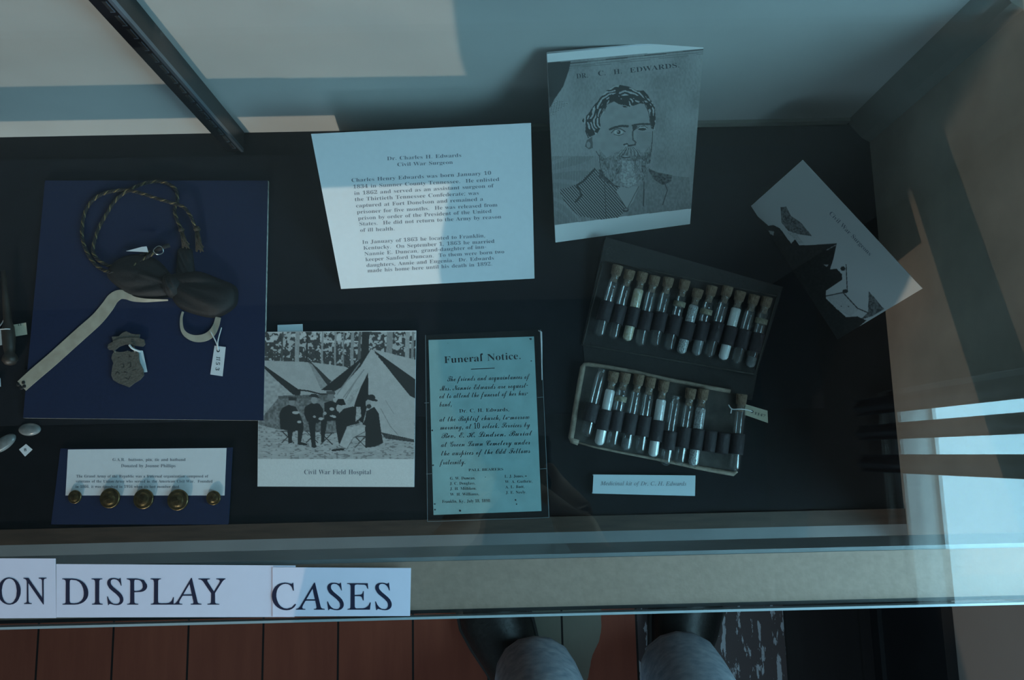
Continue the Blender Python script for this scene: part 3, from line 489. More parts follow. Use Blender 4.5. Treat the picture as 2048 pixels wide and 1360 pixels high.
66:[577,[485,416,425,420,356,414,283,394,236,375,164,326,140,299,125,272,120,246,125,219,139,196,163,182,195,177,232,181,267,196,296,218,320,248,335,282,340,320,337,343,329,351,326,347,305,292,268,249,224,217,202,208,183,205,151,215,140,244,151,280,182,318,248,362,331,393,416,404,466,401,504,392,437,355,371,289,339,244,245,84,222,54,198,34,147,19,102,29,89,40,88,63,141,81,149,92,148,120,123,139,103,142,77,137,56,124,42,104,37,79,45,48,67,23,104,7,152,1,211,7,263,24,352,97,420,224,470,334,486,354,523,380,540,359,545,325,534,275,521,253,489,223,439,223,429,211,438,198,473,200,482,190,484,139,466,89,438,46,422,31,395,17,382,23,378,42,389,71,432,111,425,117,417,115,374,80,357,41,361,22,372,7,389,-2,411,-5,467,7,517,37,552,80,565,126,548,177,498,210,551,230,590,255,613,283,621,312,616,337,602,359,557,390,586,399,586,407,535,401]],
67:[468,[342,418,257,414,204,396,157,367,121,331,98,292,90,251,110,190,171,161,160,107,164,77,178,50,226,10,259,0,297,-4,354,6,406,32,444,71,459,116,454,141,442,161,421,173,395,177,368,174,324,152,308,134,298,113,295,88,301,68,313,61,320,67,336,122,362,149,379,157,413,157,427,149,436,135,439,115,427,79,395,46,349,22,298,13,256,28,242,71,251,113,277,167,359,191,435,230,467,253,496,278,537,326,552,369,548,390,536,405,516,415,460,415,393,388,322,341,287,311,225,245,179,176,144,193,133,230,137,257,169,314,225,365,258,384,294,397,347,403,352,410],[458,388,494,403,505,399,509,385,506,366,480,319,435,270,379,226,318,194,289,186,347,271,406,341]],
69:[373,[393,415,347,420,308,417,241,388,216,366,201,341,195,314,204,279,228,250,154,230,100,198,68,157,57,109,62,78,76,51,98,28,128,10,165,-1,238,-2,297,17,342,51,368,94,371,116,355,162,307,178,272,171,243,151,223,121,217,81,220,63,230,51,241,59,253,113,269,136,289,152,312,157,341,146,352,117,347,92,332,67,280,29,246,17,210,13,160,29,144,77,147,110,176,171,224,218,253,232,287,215,322,210,335,211,353,222,352,239,323,257,273,257,274,312,283,341,319,384,342,396,369,400,395,395,418,381,433,362,438,338,434,315,421,296,404,283,383,279,369,285,365,306,372,332,397,354,397,361,372,363,347,347,329,323,327,308,331,290,342,275,359,265,379,262,399,264,434,284,455,318,457,339,450,372,428,398],[289,242,322,240,330,230,319,225,293,229,278,240]],
70:[492,[427,419,350,413,290,391,237,358,197,320,172,280,163,240,168,212,181,191,203,178,232,173,265,178,294,190,318,211,337,237,349,268,353,303,343,345,326,361,312,353,314,334,304,282,265,221,232,199,217,196,203,199,185,222,187,265,198,290,240,339,297,376,328,387,376,389,497,353,533,347,562,354,602,378,618,394,616,407,563,393],[480,345,473,347,447,333,409,296,368,242,336,177,274,155,227,127,218,115,219,110,230,110,284,143,328,156,297,94,263,50,224,23,181,14,127,25,109,45,114,57,159,72,169,81,173,94,160,121,144,129,123,131,98,127,78,114,65,95,60,73,68,41,92,16,131,1,183,-5,271,7,343,40,396,96,432,173,457,175,426,106,475,117,486,178,527,204,543,236,537,252,520,257,504,253,490,241,465,192,439,190,450,254,466,308,483,338],[507,237,523,240,522,225,488,194]],
71:[455,[456,417,428,420,375,411,317,384,265,345,244,321,217,267,214,238,226,184,183,188,158,203,142,225,137,254,142,284,176,344,219,386,251,404,253,412,210,407,173,390,138,365,112,336,97,304,91,271,95,243,107,218,126,197,151,181,182,171,236,169,273,141,320,132,351,135,379,147,313,48,281,21,246,13,204,21,190,30,185,42,189,52,233,72,244,95,232,120,198,130,174,126,154,115,140,96,136,73,144,41,169,15,210,-1,266,-6,306,-3,373,18,420,58,436,87,469,187,488,215,486,220,462,212,368,157,322,148,292,154,275,173,328,189,379,218,412,242,463,295,481,322,495,367,490,389,477,406],[448,403,467,393,475,366,472,347,443,299,390,247,355,224,317,204,275,190,293,246,347,330,410,390]],
72:[567,[649,415,625,418,592,411,555,392,475,319,392,207,345,191,377,288,438,384,428,388,403,377,272,279,289,327,286,341,276,352,244,361,197,345,122,282,101,255,105,249,116,246,199,325,238,343,236,332,203,290,198,273,209,254,235,245,271,256,321,287,274,226,235,163,170,135,144,114,160,107,222,137,194,81,166,42,134,19,97,11,75,13,58,21,43,40,48,52,94,69,104,79,104,109,79,130,35,128,14,115,0,94,-5,69,3,38,26,13,62,-3,111,-8,181,4,244,39,297,95,337,171,378,183,353,126,344,91,347,46,360,21,381,5,409,-1,446,3,501,24,542,53,659,162,684,179,669,182,647,172,552,89,488,44,456,30,425,26,414,30,410,43,426,93,482,212,599,271,629,293,668,335,681,373,677,391],[596,389,621,399,631,394,630,358,617,334,569,285,498,240,533,311,566,361]],
76:[428,[523,417,498,420,461,413,421,389,380,352,340,303,303,244,271,177,240,182,216,196,201,219,196,248,208,299,244,349,271,370,303,387,341,397,398,403,403,408,393,418,372,420,304,414,251,398,206,374,172,342,151,305,144,266,152,226,177,194,215,171,265,161,237,101,208,58,155,76,113,83,82,79,61,70,49,56,45,40,50,24,63,9,88,-1,124,-5,181,2,233,21,268,5,304,0,329,3,353,13,394,42,509,152,545,179,531,182,494,163,392,67,345,34,304,20,257,34,321,93,369,177,408,194,477,237,529,288,557,340,561,364,556,387,543,405],[471,390,500,402,516,395,521,373,509,322,482,277,460,254,435,232,377,199,423,324,439,353],[93,63,155,59,197,42,162,20,118,13,97,15,80,22,65,40,68,50]],
77:[542,[412,417,399,420,378,410,304,334,216,217,112,58,69,19,45,12,32,14,13,35,19,51,71,71,78,80,80,94,70,119,39,128,8,119,-6,108,-24,77,-26,58,-22,34,-9,13,12,0,41,-5,79,4,113,30,145,71,259,246,338,345,272,233,226,135,213,95,211,38,219,16,232,1,248,-3,264,1,277,13,389,211,453,299,510,365,450,269,376,134,359,73,362,33,374,13,391,0,412,-5,445,3,483,25,660,179,644,182,621,171,493,58,446,26,426,23,429,53,442,87,575,410,571,417,558,420,501,378,435,306,362,204,289,77,327,190,410,378,416,409]],
78:[443,[385,419,356,407,300,342,173,108,128,52,83,24,40,15,12,21,2,38,8,51,61,69,70,78,73,93,61,118,46,125,25,128,0,123,-21,108,-36,88,-40,63,-35,36,-20,14,5,0,37,-5,88,4,137,31,180,76,218,138,323,338,306,264,301,175,318,-9,400,31,394,83,457,242,493,293,542,314,551,328,543,343,522,349,498,342,477,322,442,258,387,127,379,285,394,412]],
79:[380,[458,406,400,421,363,417,318,404,286,390,218,347,157,294,102,229,79,189,65,149,60,110,68,62,90,26,124,3,167,-5,223,7,281,40,339,94,367,126,412,194,438,259,442,287,438,313,426,332,408,344,386,349,342,335,297,296,234,204,193,112,184,66,189,60,205,62,235,154,283,244,343,315,364,329,383,333,396,326,400,303,390,255,361,189,301,98,232,36,200,18,171,13,147,22,140,52,150,105,180,174,220,247,288,340,310,361,359,393,405,404,439,393,450,379,454,338,461,336,473,343,477,363]],
82:[581,[503,417,449,420,367,413,289,393,241,372,164,319,138,289,122,258,116,229,122,202,138,181,163,168,197,164,235,169,270,183,299,205,321,234,336,269,337,347,332,356,323,359,315,354,300,296,271,245,252,222,208,191,166,190,151,199,138,230,150,271,184,314,218,340,259,362,353,392,449,402,514,396,449,354,389,294,343,225,280,104,237,50,214,30,163,13,140,16,107,35,104,56,147,67,158,75,168,100,165,114,154,126,120,136,95,131,74,118,59,98,54,73,61,42,85,17,122,1,172,-5,218,-1,262,12,302,32,337,58,368,94,397,140,489,339,513,366,542,385,566,363,574,327,566,288,544,253,516,226,488,216,463,222,446,218,441,209,444,200,473,198,475,177,468,154,431,96,418,51,422,28,436,11,457,0,502,-1,543,26,637,127,699,179,684,182,668,177,608,125,519,35,508,28,503,31,503,47,524,110,529,149,523,180,504,203,567,224,613,251,641,283,650,318,645,343,631,365,608,384,577,396,605,403,610,408,606,414,545,408]],
83:[418,[531,416,508,420,479,415,448,401,384,350,325,272,277,177,246,183,223,197,209,219,204,248,218,304,234,330,282,372,343,396,399,399,409,401,412,408,410,414,389,419,310,414,258,398,214,372,180,340,159,304,152,266,160,227,184,194,221,170,269,160,238,95,204,50,167,23,130,14,107,17,75,35,72,53,79,61,103,64,126,75,136,100,132,114,123,126,107,133,88,136,63,131,41,118,27,98,22,73,30,42,53,17,90,1,140,-5,189,1,236,18,280,46,320,83,352,127,377,177,476,231,514,264,542,298,560,332,566,364,562,386,550,404],[476,388,504,401,522,394,528,372,517,332,464,260,440,237,383,199,413,287,445,351]],
84:[414,[420,417,388,420,322,412,260,388,208,354,171,315,148,275,140,238,145,212,160,192,182,179,212,175,243,179,271,191,296,210,315,236,327,265,330,314,322,343,305,365,298,356,297,313,290,289,250,226,233,212,199,199,183,202,163,223,164,263,193,314,245,359,275,375,340,390,379,384,474,353,510,348,530,350,562,369,582,394,584,404,579,410,532,398],[461,345,434,335,395,302,352,247,295,118,271,78,245,49,217,29,186,18,126,17,106,25,93,35,91,56,143,74,154,100,151,114,141,126,106,136,81,131,60,118,45,98,40,73,48,41,72,16,111,1,166,-5,236,3,295,24,343,58,380,101,406,151,442,300,462,333]],
97:[355,[219,199,187,207,128,193,99,178,50,135,20,83,16,58,21,32,35,12,56,0,83,-4,127,7,167,40,170,21,180,7,210,-5,262,12,324,62,311,75,264,37,247,30,241,37,322,207,247,204,234,177],[197,188,213,181,220,164,196,109,146,40,120,19,93,13,83,22,84,43,112,104,156,163,185,185]],
98:[322,[161,151,307,394,221,385,90,181,34,127,45,113,81,146,47,84,37,46,41,25,51,9,91,-5,152,9,212,48,261,55,300,81,290,94,260,72,228,64,253,88,270,114,283,168,274,199,249,210,234,206,204,177,184,133,181,110,194,58,149,27,118,17,105,22,102,45],[236,162,248,156,250,127,233,94,212,69,205,85,204,119,220,153]],
99:[259,[209,204,184,207,131,195,77,163,54,141,24,92,20,66,25,36,40,14,64,0,95,-5,128,-1,159,12,224,62,211,75,164,36,125,18,100,20,95,32,103,63,124,103,177,174,199,186,210,181,200,177,188,161,188,143,201,130,226,131,237,140,246,165,242,182,229,196]],
100:[405,[270,91,438,394,355,386,242,179,224,200,189,207,161,204,102,179,75,160,33,113,20,87,16,61,21,33,37,13,60,0,87,-4,132,8,174,43,178,22,189,8,206,-1,229,-4,253,0,277,13,334,62,320,75,274,34,248,21,241,23,241,37],[195,186,208,189,221,184,226,168,203,109,170,62,134,27,105,13,90,18,85,32,89,53,110,93,166,163]],
101:[276,[205,204,155,204,126,194,71,160,47,138,28,114,11,66,18,40,37,16,65,1,101,-5,134,-1,170,12,206,33,240,62,228,75,196,48,135,19,106,15,90,19,85,30,97,69,171,90,222,123,236,142,240,162,236,180,224,194],[172,183,182,186,191,181,194,165,181,131,147,100,104,86,145,157]],
102:[358,[366,398,329,408,294,400,259,375,221,333,122,196,50,127,61,113,112,159,60,76,46,74,26,57,26,34,32,25,-94,-192,-11,-183,91,-6,135,-2,153,6,193,36,215,62,200,75,149,27,103,15,190,167,289,233,355,303,373,336,379,367],[318,386,330,382,336,366,327,324,300,279,254,233,190,190,230,273,267,335,297,373]],
103:[354,[226,28,327,210,244,203,230,179,216,200,184,207,155,204,97,178,70,159,28,111,16,85,12,58,17,33,31,13,52,0,79,-4,111,3,143,22,128,-5,-14,-72,-62,-146,-57,-168,-43,-184,-21,-195,9,-198,60,-185,110,-146,160,-84,210,-1,264,26,314,62,301,75,262,46],[188,185,210,184,214,171,209,150,177,88,125,26,91,12,80,15,78,36,97,73,159,159],[60,-53,117,-30,79,-98,50,-144,26,-170,4,-179,-14,-172,-19,-151,-10,-117,17,-83]],
104:[381,[164,132,302,394,221,385,122,213,43,127,56,113,101,160,14,-5,99,1,186,125,222,160,271,185,271,175,220,116,199,83,192,52,196,29,206,11,221,0,240,-4,269,2,307,28,343,62,329,75,282,34,256,22,260,42,322,131,326,150,322,174,313,192,297,203,278,207,227,188]],
105:[231,[205,308,176,307,153,287,152,260,159,251,184,243,200,246,223,266,223,292],[133,83,201,207,107,201,36,127,49,113,84,148,38,57,35,41,48,7,85,-5,108,-2,141,14,174,42,194,62,181,75,134,33,106,22,112,45]],
107:[365,[95,1,301,394,221,385,130,226,42,127,55,113,104,165,13,-5],[313,205,278,205,264,198,215,141,172,131,167,122,170,114,207,112,210,105,182,57,177,33,180,18,202,-2,240,-1,265,11,325,62,312,75,274,41,263,40,270,71,268,99,260,112,231,129,275,180,281,178,275,165,284,148,304,142,327,151,334,162,334,187]],
108:[281,[157,131,302,394,220,385,102,194,35,124,49,113,79,141,46,77,40,44,44,24,55,8,95,-5,122,-1,147,12,203,62,191,76,142,33,118,21,111,24,112,45]],
109:[538,[296,204,281,207,233,188,171,132,175,163,168,195,147,206,122,200,97,183,38,127,51,113,95,155,99,158,103,153,-1,-5,99,0,201,134,259,179,264,172,255,149,152,-5,253,0,359,141,393,174,418,185,422,181,415,167,359,91,349,52,353,29,363,11,379,0,408,-3,440,11,500,62,486,75,439,34,413,22,416,40,460,101,472,127,472,177,461,193,426,207,376,188,313,132,314,181]],
110:[387,[303,203,284,207,234,188,171,132,175,160,168,194,147,206,122,200,97,183,38,127,51,113,95,155,99,158,103,153,-1,-5,99,0,161,84,212,141,251,174,277,185,280,179,216,103,205,83,199,52,202,29,213,11,228,0,258,-3,289,11,349,62,335,75,288,34,262,22,265,39,312,102,329,135,328,174,319,192]],
111:[300,[217,203,188,207,129,194,100,179,51,137,21,88,17,64,23,37,38,14,62,0,91,-5,134,3,177,27,224,37,271,69,258,83,210,56,245,101,257,146,252,172,239,191],[188,180,202,185,214,180,218,165,208,122,175,72,148,61,140,52,140,33,122,21,106,17,98,21,97,45,110,78,144,134]],
112:[363,[171,167,275,365,193,356,93,185,36,127,48,113,77,139,-99,-190,-17,-182,136,95,180,150,222,181,243,184,239,166,181,94,168,70,163,50,167,28,179,11,197,-1,219,-5,239,-1,261,9,324,62,310,75,263,34,244,22,228,20,232,39,281,110,290,133,290,177,266,203,248,206,209,196]],
113:[349,[209,199,183,207,153,203,95,176,47,132,18,82,19,34,33,13,54,-1,79,-5,100,-2,122,9,64,-93,54,-120,50,-144,54,-167,66,-186,86,-198,111,-202,146,-197,177,-181,203,-156,223,-124,235,-86,240,-45,235,3,307,62,293,75,210,9,218,-37,206,-108,191,-138,171,-160,151,-175,134,-179,123,-175,120,-161,127,-136,320,207,234,201,222,177],[184,178,202,177,203,152,140,50,88,15,81,18,81,39,99,75,143,136]],
114:[275,[112,221,95,216,81,168,36,127,50,113,101,163,148,165,125,147,89,106,69,64,66,46,71,26,86,10,108,-1,154,-2,182,13,237,62,225,76,177,33,163,24,147,23,147,40,208,131,213,142,212,163,204,173,178,184,122,193]],
115:[235,[149,224,130,222,113,199,36,127,48,113,107,169,109,157,108,117,99,70,74,23,52,14,35,23,48,24,62,38,62,57,48,72,23,72,6,55,8,25,20,9,40,-2,88,-4,128,8,150,21,206,71,193,84,161,55,172,73,176,98,168,136,141,183,141,197,152,216]],
116:[297,[251,295,300,380,215,377,109,205,36,127,47,113,83,148,45,74,38,44,41,25,51,9,66,-1,116,0,144,13,203,62,190,75,123,23,111,20,103,28,166,154,236,273,289,273,296,295]],
117:[396,[137,83,207,207,109,201,36,127,48,113,81,144,40,57,40,24,51,9,67,0,115,1,171,33,197,62,194,42,198,24,210,9,228,0,254,-3,277,0,299,10,359,62,346,75,302,35,276,21,267,30,365,207,267,201,207,103,150,39,128,27,120,29,118,37]],
118:[317,[156,197,138,207,112,200,81,178,42,138,52,127,77,152,89,157,88,147,50,89,39,50,44,27,58,10,81,-1,111,-4,165,8,220,48,266,57,301,83,288,97,262,75,237,66,274,117,287,166,285,182,267,204,235,203,204,173,183,129,183,88,201,58,159,29,117,19,105,22,103,40,158,138,163,168],[247,163,257,159,261,150,257,131,248,109,217,71,204,93,204,118,226,153]],
119:[509,[133,70,222,207,126,201,45,138,58,126,95,156,102,153,42,71,39,50,57,10,110,-4,132,-1,166,17,215,66,235,13,295,-4,356,8,412,48,456,57,494,84,482,97,456,76,429,67,467,116,476,141,477,182,459,204,443,207,427,203,411,191,383,152,375,129,375,88,393,58,370,39,326,19,294,22,287,36,292,57,380,207,279,201,238,134,165,46,135,22,117,22,119,47],[439,163,449,159,453,150,449,131,440,109,409,71,396,93,397,118,418,153]],
121:[387,[175,195,148,206,130,203,90,177,35,127,49,113,92,153,103,156,100,142,63,82,55,44,59,24,70,8,88,-1,110,-5,149,10,195,55,164,-3,64,-45,15,-77,-16,-112,-27,-148,-23,-170,-11,-187,8,-198,36,-202,86,-192,132,-163,184,-102,249,1,297,26,345,62,333,75,266,30,366,206,277,200,184,66,150,29,130,17,123,19,122,30,182,141,185,163],[92,-54,154,-26,135,-62,87,-144,60,-174,36,-185,24,-182,15,-175,8,-154,18,-121,46,-87]],
},
}
from mathutils.geometry import tessellate_polygon
TRI = {}
def glyph(font, ch):
    k = (font, ch)
    if k not in TRI:
        d = FONTS[font].get(ord(ch)) or FONTS['R'].get(ord(ch))
        if d is None: TRI[k] = None
        else:
            loops = [[Vector((l[i], l[i+1], 0)) for i in range(0, len(l), 2)] for l in d[1:]]
            def area(l): return sum(l[i-1].x*l[i].y-l[i].x*l[i-1].y for i in range(len(l)))/2
            def inside(p, l):
                r = False
                for i in range(len(l)):
                    a, b = l[i-1], l[i]
                    if (a.y > p.y) != (b.y > p.y) and p.x < (b.x-a.x)*(p.y-a.y)/(b.y-a.y)+a.x: r = not r
                return r
            depth = [sum(inside(l[0], k_) for k_ in loops if k_ is not l) for l in loops]
            pts = []; T_ = []
            for i, l in enumerate(loops):
                if depth[i] % 2: continue
                grp = [l]+[k_ for j, k_ in enumerate(loops) if depth[j] % 2 and inside(k_[0], l)]
                base = len(pts); pts += [p for g_ in grp for p in g_]
                for a, b, c_ in tessellate_polygon(grp):
                    a += base; b += base; c_ += base
                    if len({a, b, c_}) < 3: continue
                    if (pts[b]-pts[a]).cross(pts[c_]-pts[a]).z < 0: b, c_ = c_, b
                    T_.append((a, b, c_))
            TRI[k] = (d[0], [(p.x, p.y) for p in pts], T_)
    return TRI[k]
def text(mb, surf, font, s, p0, p1, cap, mi, wscale=None, shear=0.0, eps=.00016, up=None):
    """set string s on a surface: baseline from photo pixel p0 to p1, capital height in pixels"""
    x = 0; items = []
    for ch in s:
        g = glyph(font, ch)
        if g is None: continue
        items.append((x, g)); x += g[0] if ch != ' ' else 240
    tot = x; p0 = Vector(p0); p1 = Vector(p1); ex = (p1-p0)/tot
    L = (p1-p0).normalized(); ey = Vector((L.y, -L.x))*(cap/478.0)
    if up is not None: ey = Vector(up)*(cap/478.0)
    for x, g in items:
        v, f = g[1], g[2]; P = []
        for vx, vy in v:
            q = p0+ex*(x+vx-shear*vy)+ey*vy; P.append(surf.at(q.x, q.y, eps))
        mb.add(P, f, mi)
def crop(ox, oy, sc_):
    return lambda x, y: (ox+x*sc_, oy+y*sc_)
def card(surf, px, thick, mb=None, mi=0, side=None, back=None):
    """flat sheet: outline in photo pixels on a surface, thickness away from the viewer"""
    mb = mb or MB(); P = [surf.at(x, y) for x, y in px]
    # make winding face the viewer
    n = (P[1]-P[0]).cross(P[2]-P[1])
    if n.dot(surf.n) < 0: P.reverse()
    mb.prism(P, -surf.n*thick, mi, side); return mb

# ---------------------------------------------------------------- printed pictures (ink density per mesh vertex)
def inpoly(X, Y, pts):
    r = np.zeros(X.shape, bool); n = len(pts)
    for i in range(n):
        x1, y1 = pts[i]; x2, y2 = pts[(i+1) % n]
        if y1 == y2: continue
        c = ((y1 > Y) != (y2 > Y)) & (X < (x2-x1)*(Y-y1)/(y2-y1)+x1); r ^= c
    return r
def vnoise(X, Y, s, seed=0):
    x = X/s; y = Y/s; xi = np.floor(x).astype(int); yi = np.floor(y).astype(int); fx = x-xi; fy = y-yi
    def h(a, b):
        v = np.sin(a*127.1+b*311.7+seed*74.7)*43758.5453; return v-np.floor(v)
    fx = fx*fx*(3-2*fx); fy = fy*fy*(3-2*fy)
    return (h(xi, yi)*(1-fx)+h(xi+1, yi)*fx)*(1-fy)+(h(xi, yi+1)*(1-fx)+h(xi+1, yi+1)*fx)*fy
class Art:
    def __init__(s, X, Y, base): s.X = X; s.Y = Y; s.g = np.full(X.shape, base, float)
    def poly(s, pts, v, tex=0, ts=6, seed=0):
        m = inpoly(s.X, s.Y, pts); val = v if not tex else v*(1+tex*(vnoise(s.X, s.Y, ts, seed)*2-1)); s.g = np.where(m, val, s.g); return m
    def ell(s, cx, cy, rx, ry, v, a=0):
        c, d = math.cos(a), math.sin(a); x = s.X-cx; y = s.Y-cy
        s.g = np.where(((x*c+y*d)/rx)**2+((-x*d+y*c)/ry)**2 < 1, v, s.g)
    def line(s, pts, wd, v):
        for (x1, y1), (x2, y2) in zip(pts[:-1], pts[1:]):
            dx, dy = x2-x1, y2-y1; t = np.clip(((s.X-x1)*dx+(s.Y-y1)*dy)/(dx*dx+dy*dy+1e-9), 0, 1)
            s.g = np.where((s.X-x1-t*dx)**2+(s.Y-y1-t*dy)**2 < (wd/2)**2, v, s.g)
def printed(mb, quad, nx, ny, fn, mi, eps, n):
    """grid mesh over a 3D quad (TL,TR,BR,BL); fn(X,Y)->grey, X,Y photo pixels; returns vertex greys"""
    TL, TR, BR, BL = [np.array(q) for q in quad]
    u = np.linspace(0, 1, nx)[None, :, None]; v = np.linspace(0, 1, ny)[:, None, None]
    P = (TL*(1-u)+TR*u)*(1-v)+(BL*(1-u)+BR*u)*v
    C = (P-np.array([0, 0, H]))@RC
    X = 1024+FPX*C[..., 0]/-C[..., 2]; Y = 680-FPX*C[..., 1]/-C[..., 2]
    g = fn(X, Y); P = P+np.array(n)*eps
    V = [tuple(p) for p in P.reshape(-1, 3)]
    F = [(j*nx+i, (j+1)*nx+i, (j+1)*nx+i+1, j*nx+i+1) for j in range(ny-1) for i in range(nx-1)]
    s = len(mb.V); mb.add(V, F, mi); return s, g.reshape(-1)
def set_ink(o, start, g, tint=(1, 1, 1)):
    a = o.data.color_attributes.new('ink', 'FLOAT_COLOR', 'POINT')
    n = len(o.data.vertices); c = np.full((n, 4), .75); c[:, 3] = 1
    for k in range(3): c[start:start+len(g), k] = g*tint[k]
    a.data.foreach_set('color', c.reshape(-1))
M['hospital_print'] = printmat('photo_print'); M['portrait_print'] = printmat('engraving_print'); M['cover_print'] = printmat('cover_print')

# ---------------------------------------------------------------- sign strips taped on the glass
S = flat(ZG+.0064)
c = crop(0, 1090, .42)
def sign(px, words, label, lift=0.0):
    sf = flat(ZG+.0064+lift); mb = card(sf, px, .00025)
    for wd, a, b, cap in words: text(mb, sf, 'I', wd, c(*a), c(*b), cap*.42, 1, shear=.27)
    o = mb.build('sign_strip', [M['signpaper'], M['signink']], loc=sf.at(*px[0])); tag(o, label, 'sign', 'sign strips on the glass')
sign([(-220, 1116), (111, 1117), (112, 1236), (-220, 1238)], [('ON', (-2, 282), (245, 280), 128)], 'white paper strip reading ON, taped on the glass edge at far left')
sign([(112.5, 1128), (591, 1131), (589, 1234), (112.5, 1235)], [('DISPLAY', (308, 284), (1088, 284), 128)], 'long white paper strip reading DISPLAY on the front glass edge')
sign([(545, 1134.5), (822, 1136), (820, 1232), (545, 1233)], [('CASES', (1303, 308), (1893, 308), 130)], 'white paper strip reading CASES at the right end of the lettered signs', .0005)

# ---------------------------------------------------------------- large blue board with hat cord, tie and pin
ZB = ZS+.0045
ob = MB(); sf = flat(ZB)
card(sf, [(90, 361), (536, 361), (527, 841), (46, 836)], .0042, ob, 0, 1)
tag(ob.build('mat_board', [M['bluecard'], M['foam']], loc=sf.at(300, 600)), 'large navy blue mat board under the hat cord, tie and pin', 'board')
r1 = crop(0, 300, .4118)
def smooth(pts, n=6):
    out = []; P = [Vector(p) for p in pts]
    for i in range(len(P)-1):
        a, b, c_, d = P[max(i-1, 0)], P[i], P[i+1], P[min(i+2, len(P)-1)]
        for k in range(n):
            t = k/n; out.append(.5*((2*b)+(c_-a)*t+(2*a-5*b+4*c_-d)*t*t+(3*b-a-3*c_+d)*t**3))
    out.append(P[-1]); return out
cordA = [(950, 385), (930, 330), (895, 280), (850, 262), (770, 238), (690, 212), (610, 195), (525, 205), (465, 232), (422, 282), (402, 350), (400, 430), (432, 515), (480, 570), (540, 594), (610, 580), (670, 550), (715, 520), (748, 500)]
cordB = [(880, 385), (858, 335), (848, 290), (862, 240), (848, 185), (785, 155), (710, 160), (645, 185), (585, 222), (545, 265), (512, 320), (482, 375), (462, 430), (452, 490), (478, 535), (540, 565), (605, 555), (660, 528), (730, 492)]
hc = thing('hat_cord', at(*r1(560, 400), ZB), 'twisted black and gold hat cord looped in a circle on the blue board', 'cord')
ropes = []
for which, pts in enumerate((cordA, cordB)):
    P = [at(*r1(*p), ZB+.0026+(.0048 if which == 0 and 0 < i < 6 or which == 0 and i > 13 else 0)) for i, p in enumerate(pts)]
    P = smooth(P, 14); ropes.append(P)
    # arc length helix
    L = [0]
    for a, b in zip(P[:-1], P[1:]): L.append(L[-1]+(b-a).length)
    for name, mt, ph, rr, rad in (('black_strand', 'blackthread', 0, .0012, .0009), ('black_strand', 'blackthread', 2.1, .0012, .0009), ('gold_strand', 'gold', 4.2, .0009, .0011)):
        H_ = []
        tot = L[-1]; n = int(tot/.0011); k = 0
        for i in range(n+1):
            s_ = tot*i/n
            while k < len(L)-2 and L[k+1] < s_: k += 1
            t = (s_-L[k])/max(L[k+1]-L[k], 1e-9); p = P[k].lerp(P[k+1], t); d = (P[k+1]-P[k]).normalized(); sd_ = d.cross(Vector((0, 0, 1))).normalized()
            a = ph+s_/.0115*2*math.pi; H_.append(p+sd_*math.cos(a)*rad+Vector((0, 0, 1))*math.sin(a)*rad)
        MB().tube(H_, rr, 6).build(name, M[mt], hc, smooth=True)
def tassel(p0, p1, w0, w1, par):
    a = at(*r1(*p0), ZB+.0035); b = at(*r1(*p1), ZB+.0030); m = MB(); rnd = random.Random(3)
    m.tube([a, a.lerp(b, .12), a.lerp(b, .2)], [w0*.7, w0*1.1, w0*.8], 10)
    for k in range(26):
        o1 = Vector((rnd.uniform(-1, 1)*w0*.7, 0, rnd.uniform(0, .6)*w0)); o2 = Vector((rnd.uniform(-1, 1)*w1, rnd.uniform(-.003, .003), rnd.uniform(-.2, .4)*w1))
        m.tube([a.lerp(b, .15)+o1*.6, a.lerp(b, .5)+o1, b+o2], .0007, 4)
    m.build('tassel', M['brownthread'], par, smooth=True)
tassel((878, 378), (905, 470), .0032, .0042, hc); tassel((955, 372), (972, 485), .0036, .0044, hc)
rg = at(*r1(770, 487), ZB+.0065); m = MB()
cir = [rg+Vector((math.cos(a)*.0052, math.sin(a)*.0046, .0012*math.sin(a*2))) for a in [i*math.pi/12 for i in range(25)]]
m.tube(cir, .0008, 8, cap=False).build('slide_ring', M['silver'], hc, smooth=True)
m = MB(); m.tube([at(*r1(745, 495), ZB+.0045), at(*r1(800, 470), ZB+.0065), at(*r1(825, 462), ZB+.005)], [.0025, .0022, .0026], 8); m.build('cord_knot', M['blackthread'], hc, smooth=True)
sf = flat(ZB+.009)
card(sf, [r1(612, 491), r1(690, 470), r1(712, 468), r1(720, 496)], .0003).build('paper_tag', M['paper'], hc)

# bow tie with beige neck strap
bt = thing('bow_tie', at(*r1(840, 650), ZB), 'black silk bow tie with a long beige neck strap and numbered white tag', 'bow tie')
def PX(pts, z): return [tuple(at(*r1(*p), z)) for p in pts]
m = MB()
m.puff(PX([(520, 610), (545, 555), (600, 520), (680, 505), (760, 530), (820, 590), (850, 650), (835, 710), (760, 722), (650, 712), (575, 668)], ZB), .011, ZB+.0003, folds=.0016, seed=1, fan=tuple(at(*r1(860, 655), ZB))[:2])
m.puff(PX([(835, 610), (900, 592), (975, 592), (1065, 625), (1145, 662), (1158, 715), (1140, 768), (1055, 815), (950, 800), (870, 765), (830, 700)], ZB), .012, ZB+.0004, folds=.0018, seed=2, fan=tuple(at(*r1(800, 650), ZB))[:2])
m.build('bow', M['silk'], bt, smooth=True)
MB().puff(PX([(800, 625), (840, 605), (885, 625), (895, 680), (860, 722), (812, 705)], ZB), .015, ZB+.0008, folds=.0008, seed=3).build('knot', M['silk'], bt, smooth=True)
MB().puff(PX([(862, 500), (878, 475), (930, 480), (942, 540), (945, 615), (900, 640), (858, 610), (860, 550)], ZB), .006, ZB+.0002, folds=.0008, seed=4).build('tie_end', M['silk'], bt, smooth=True)
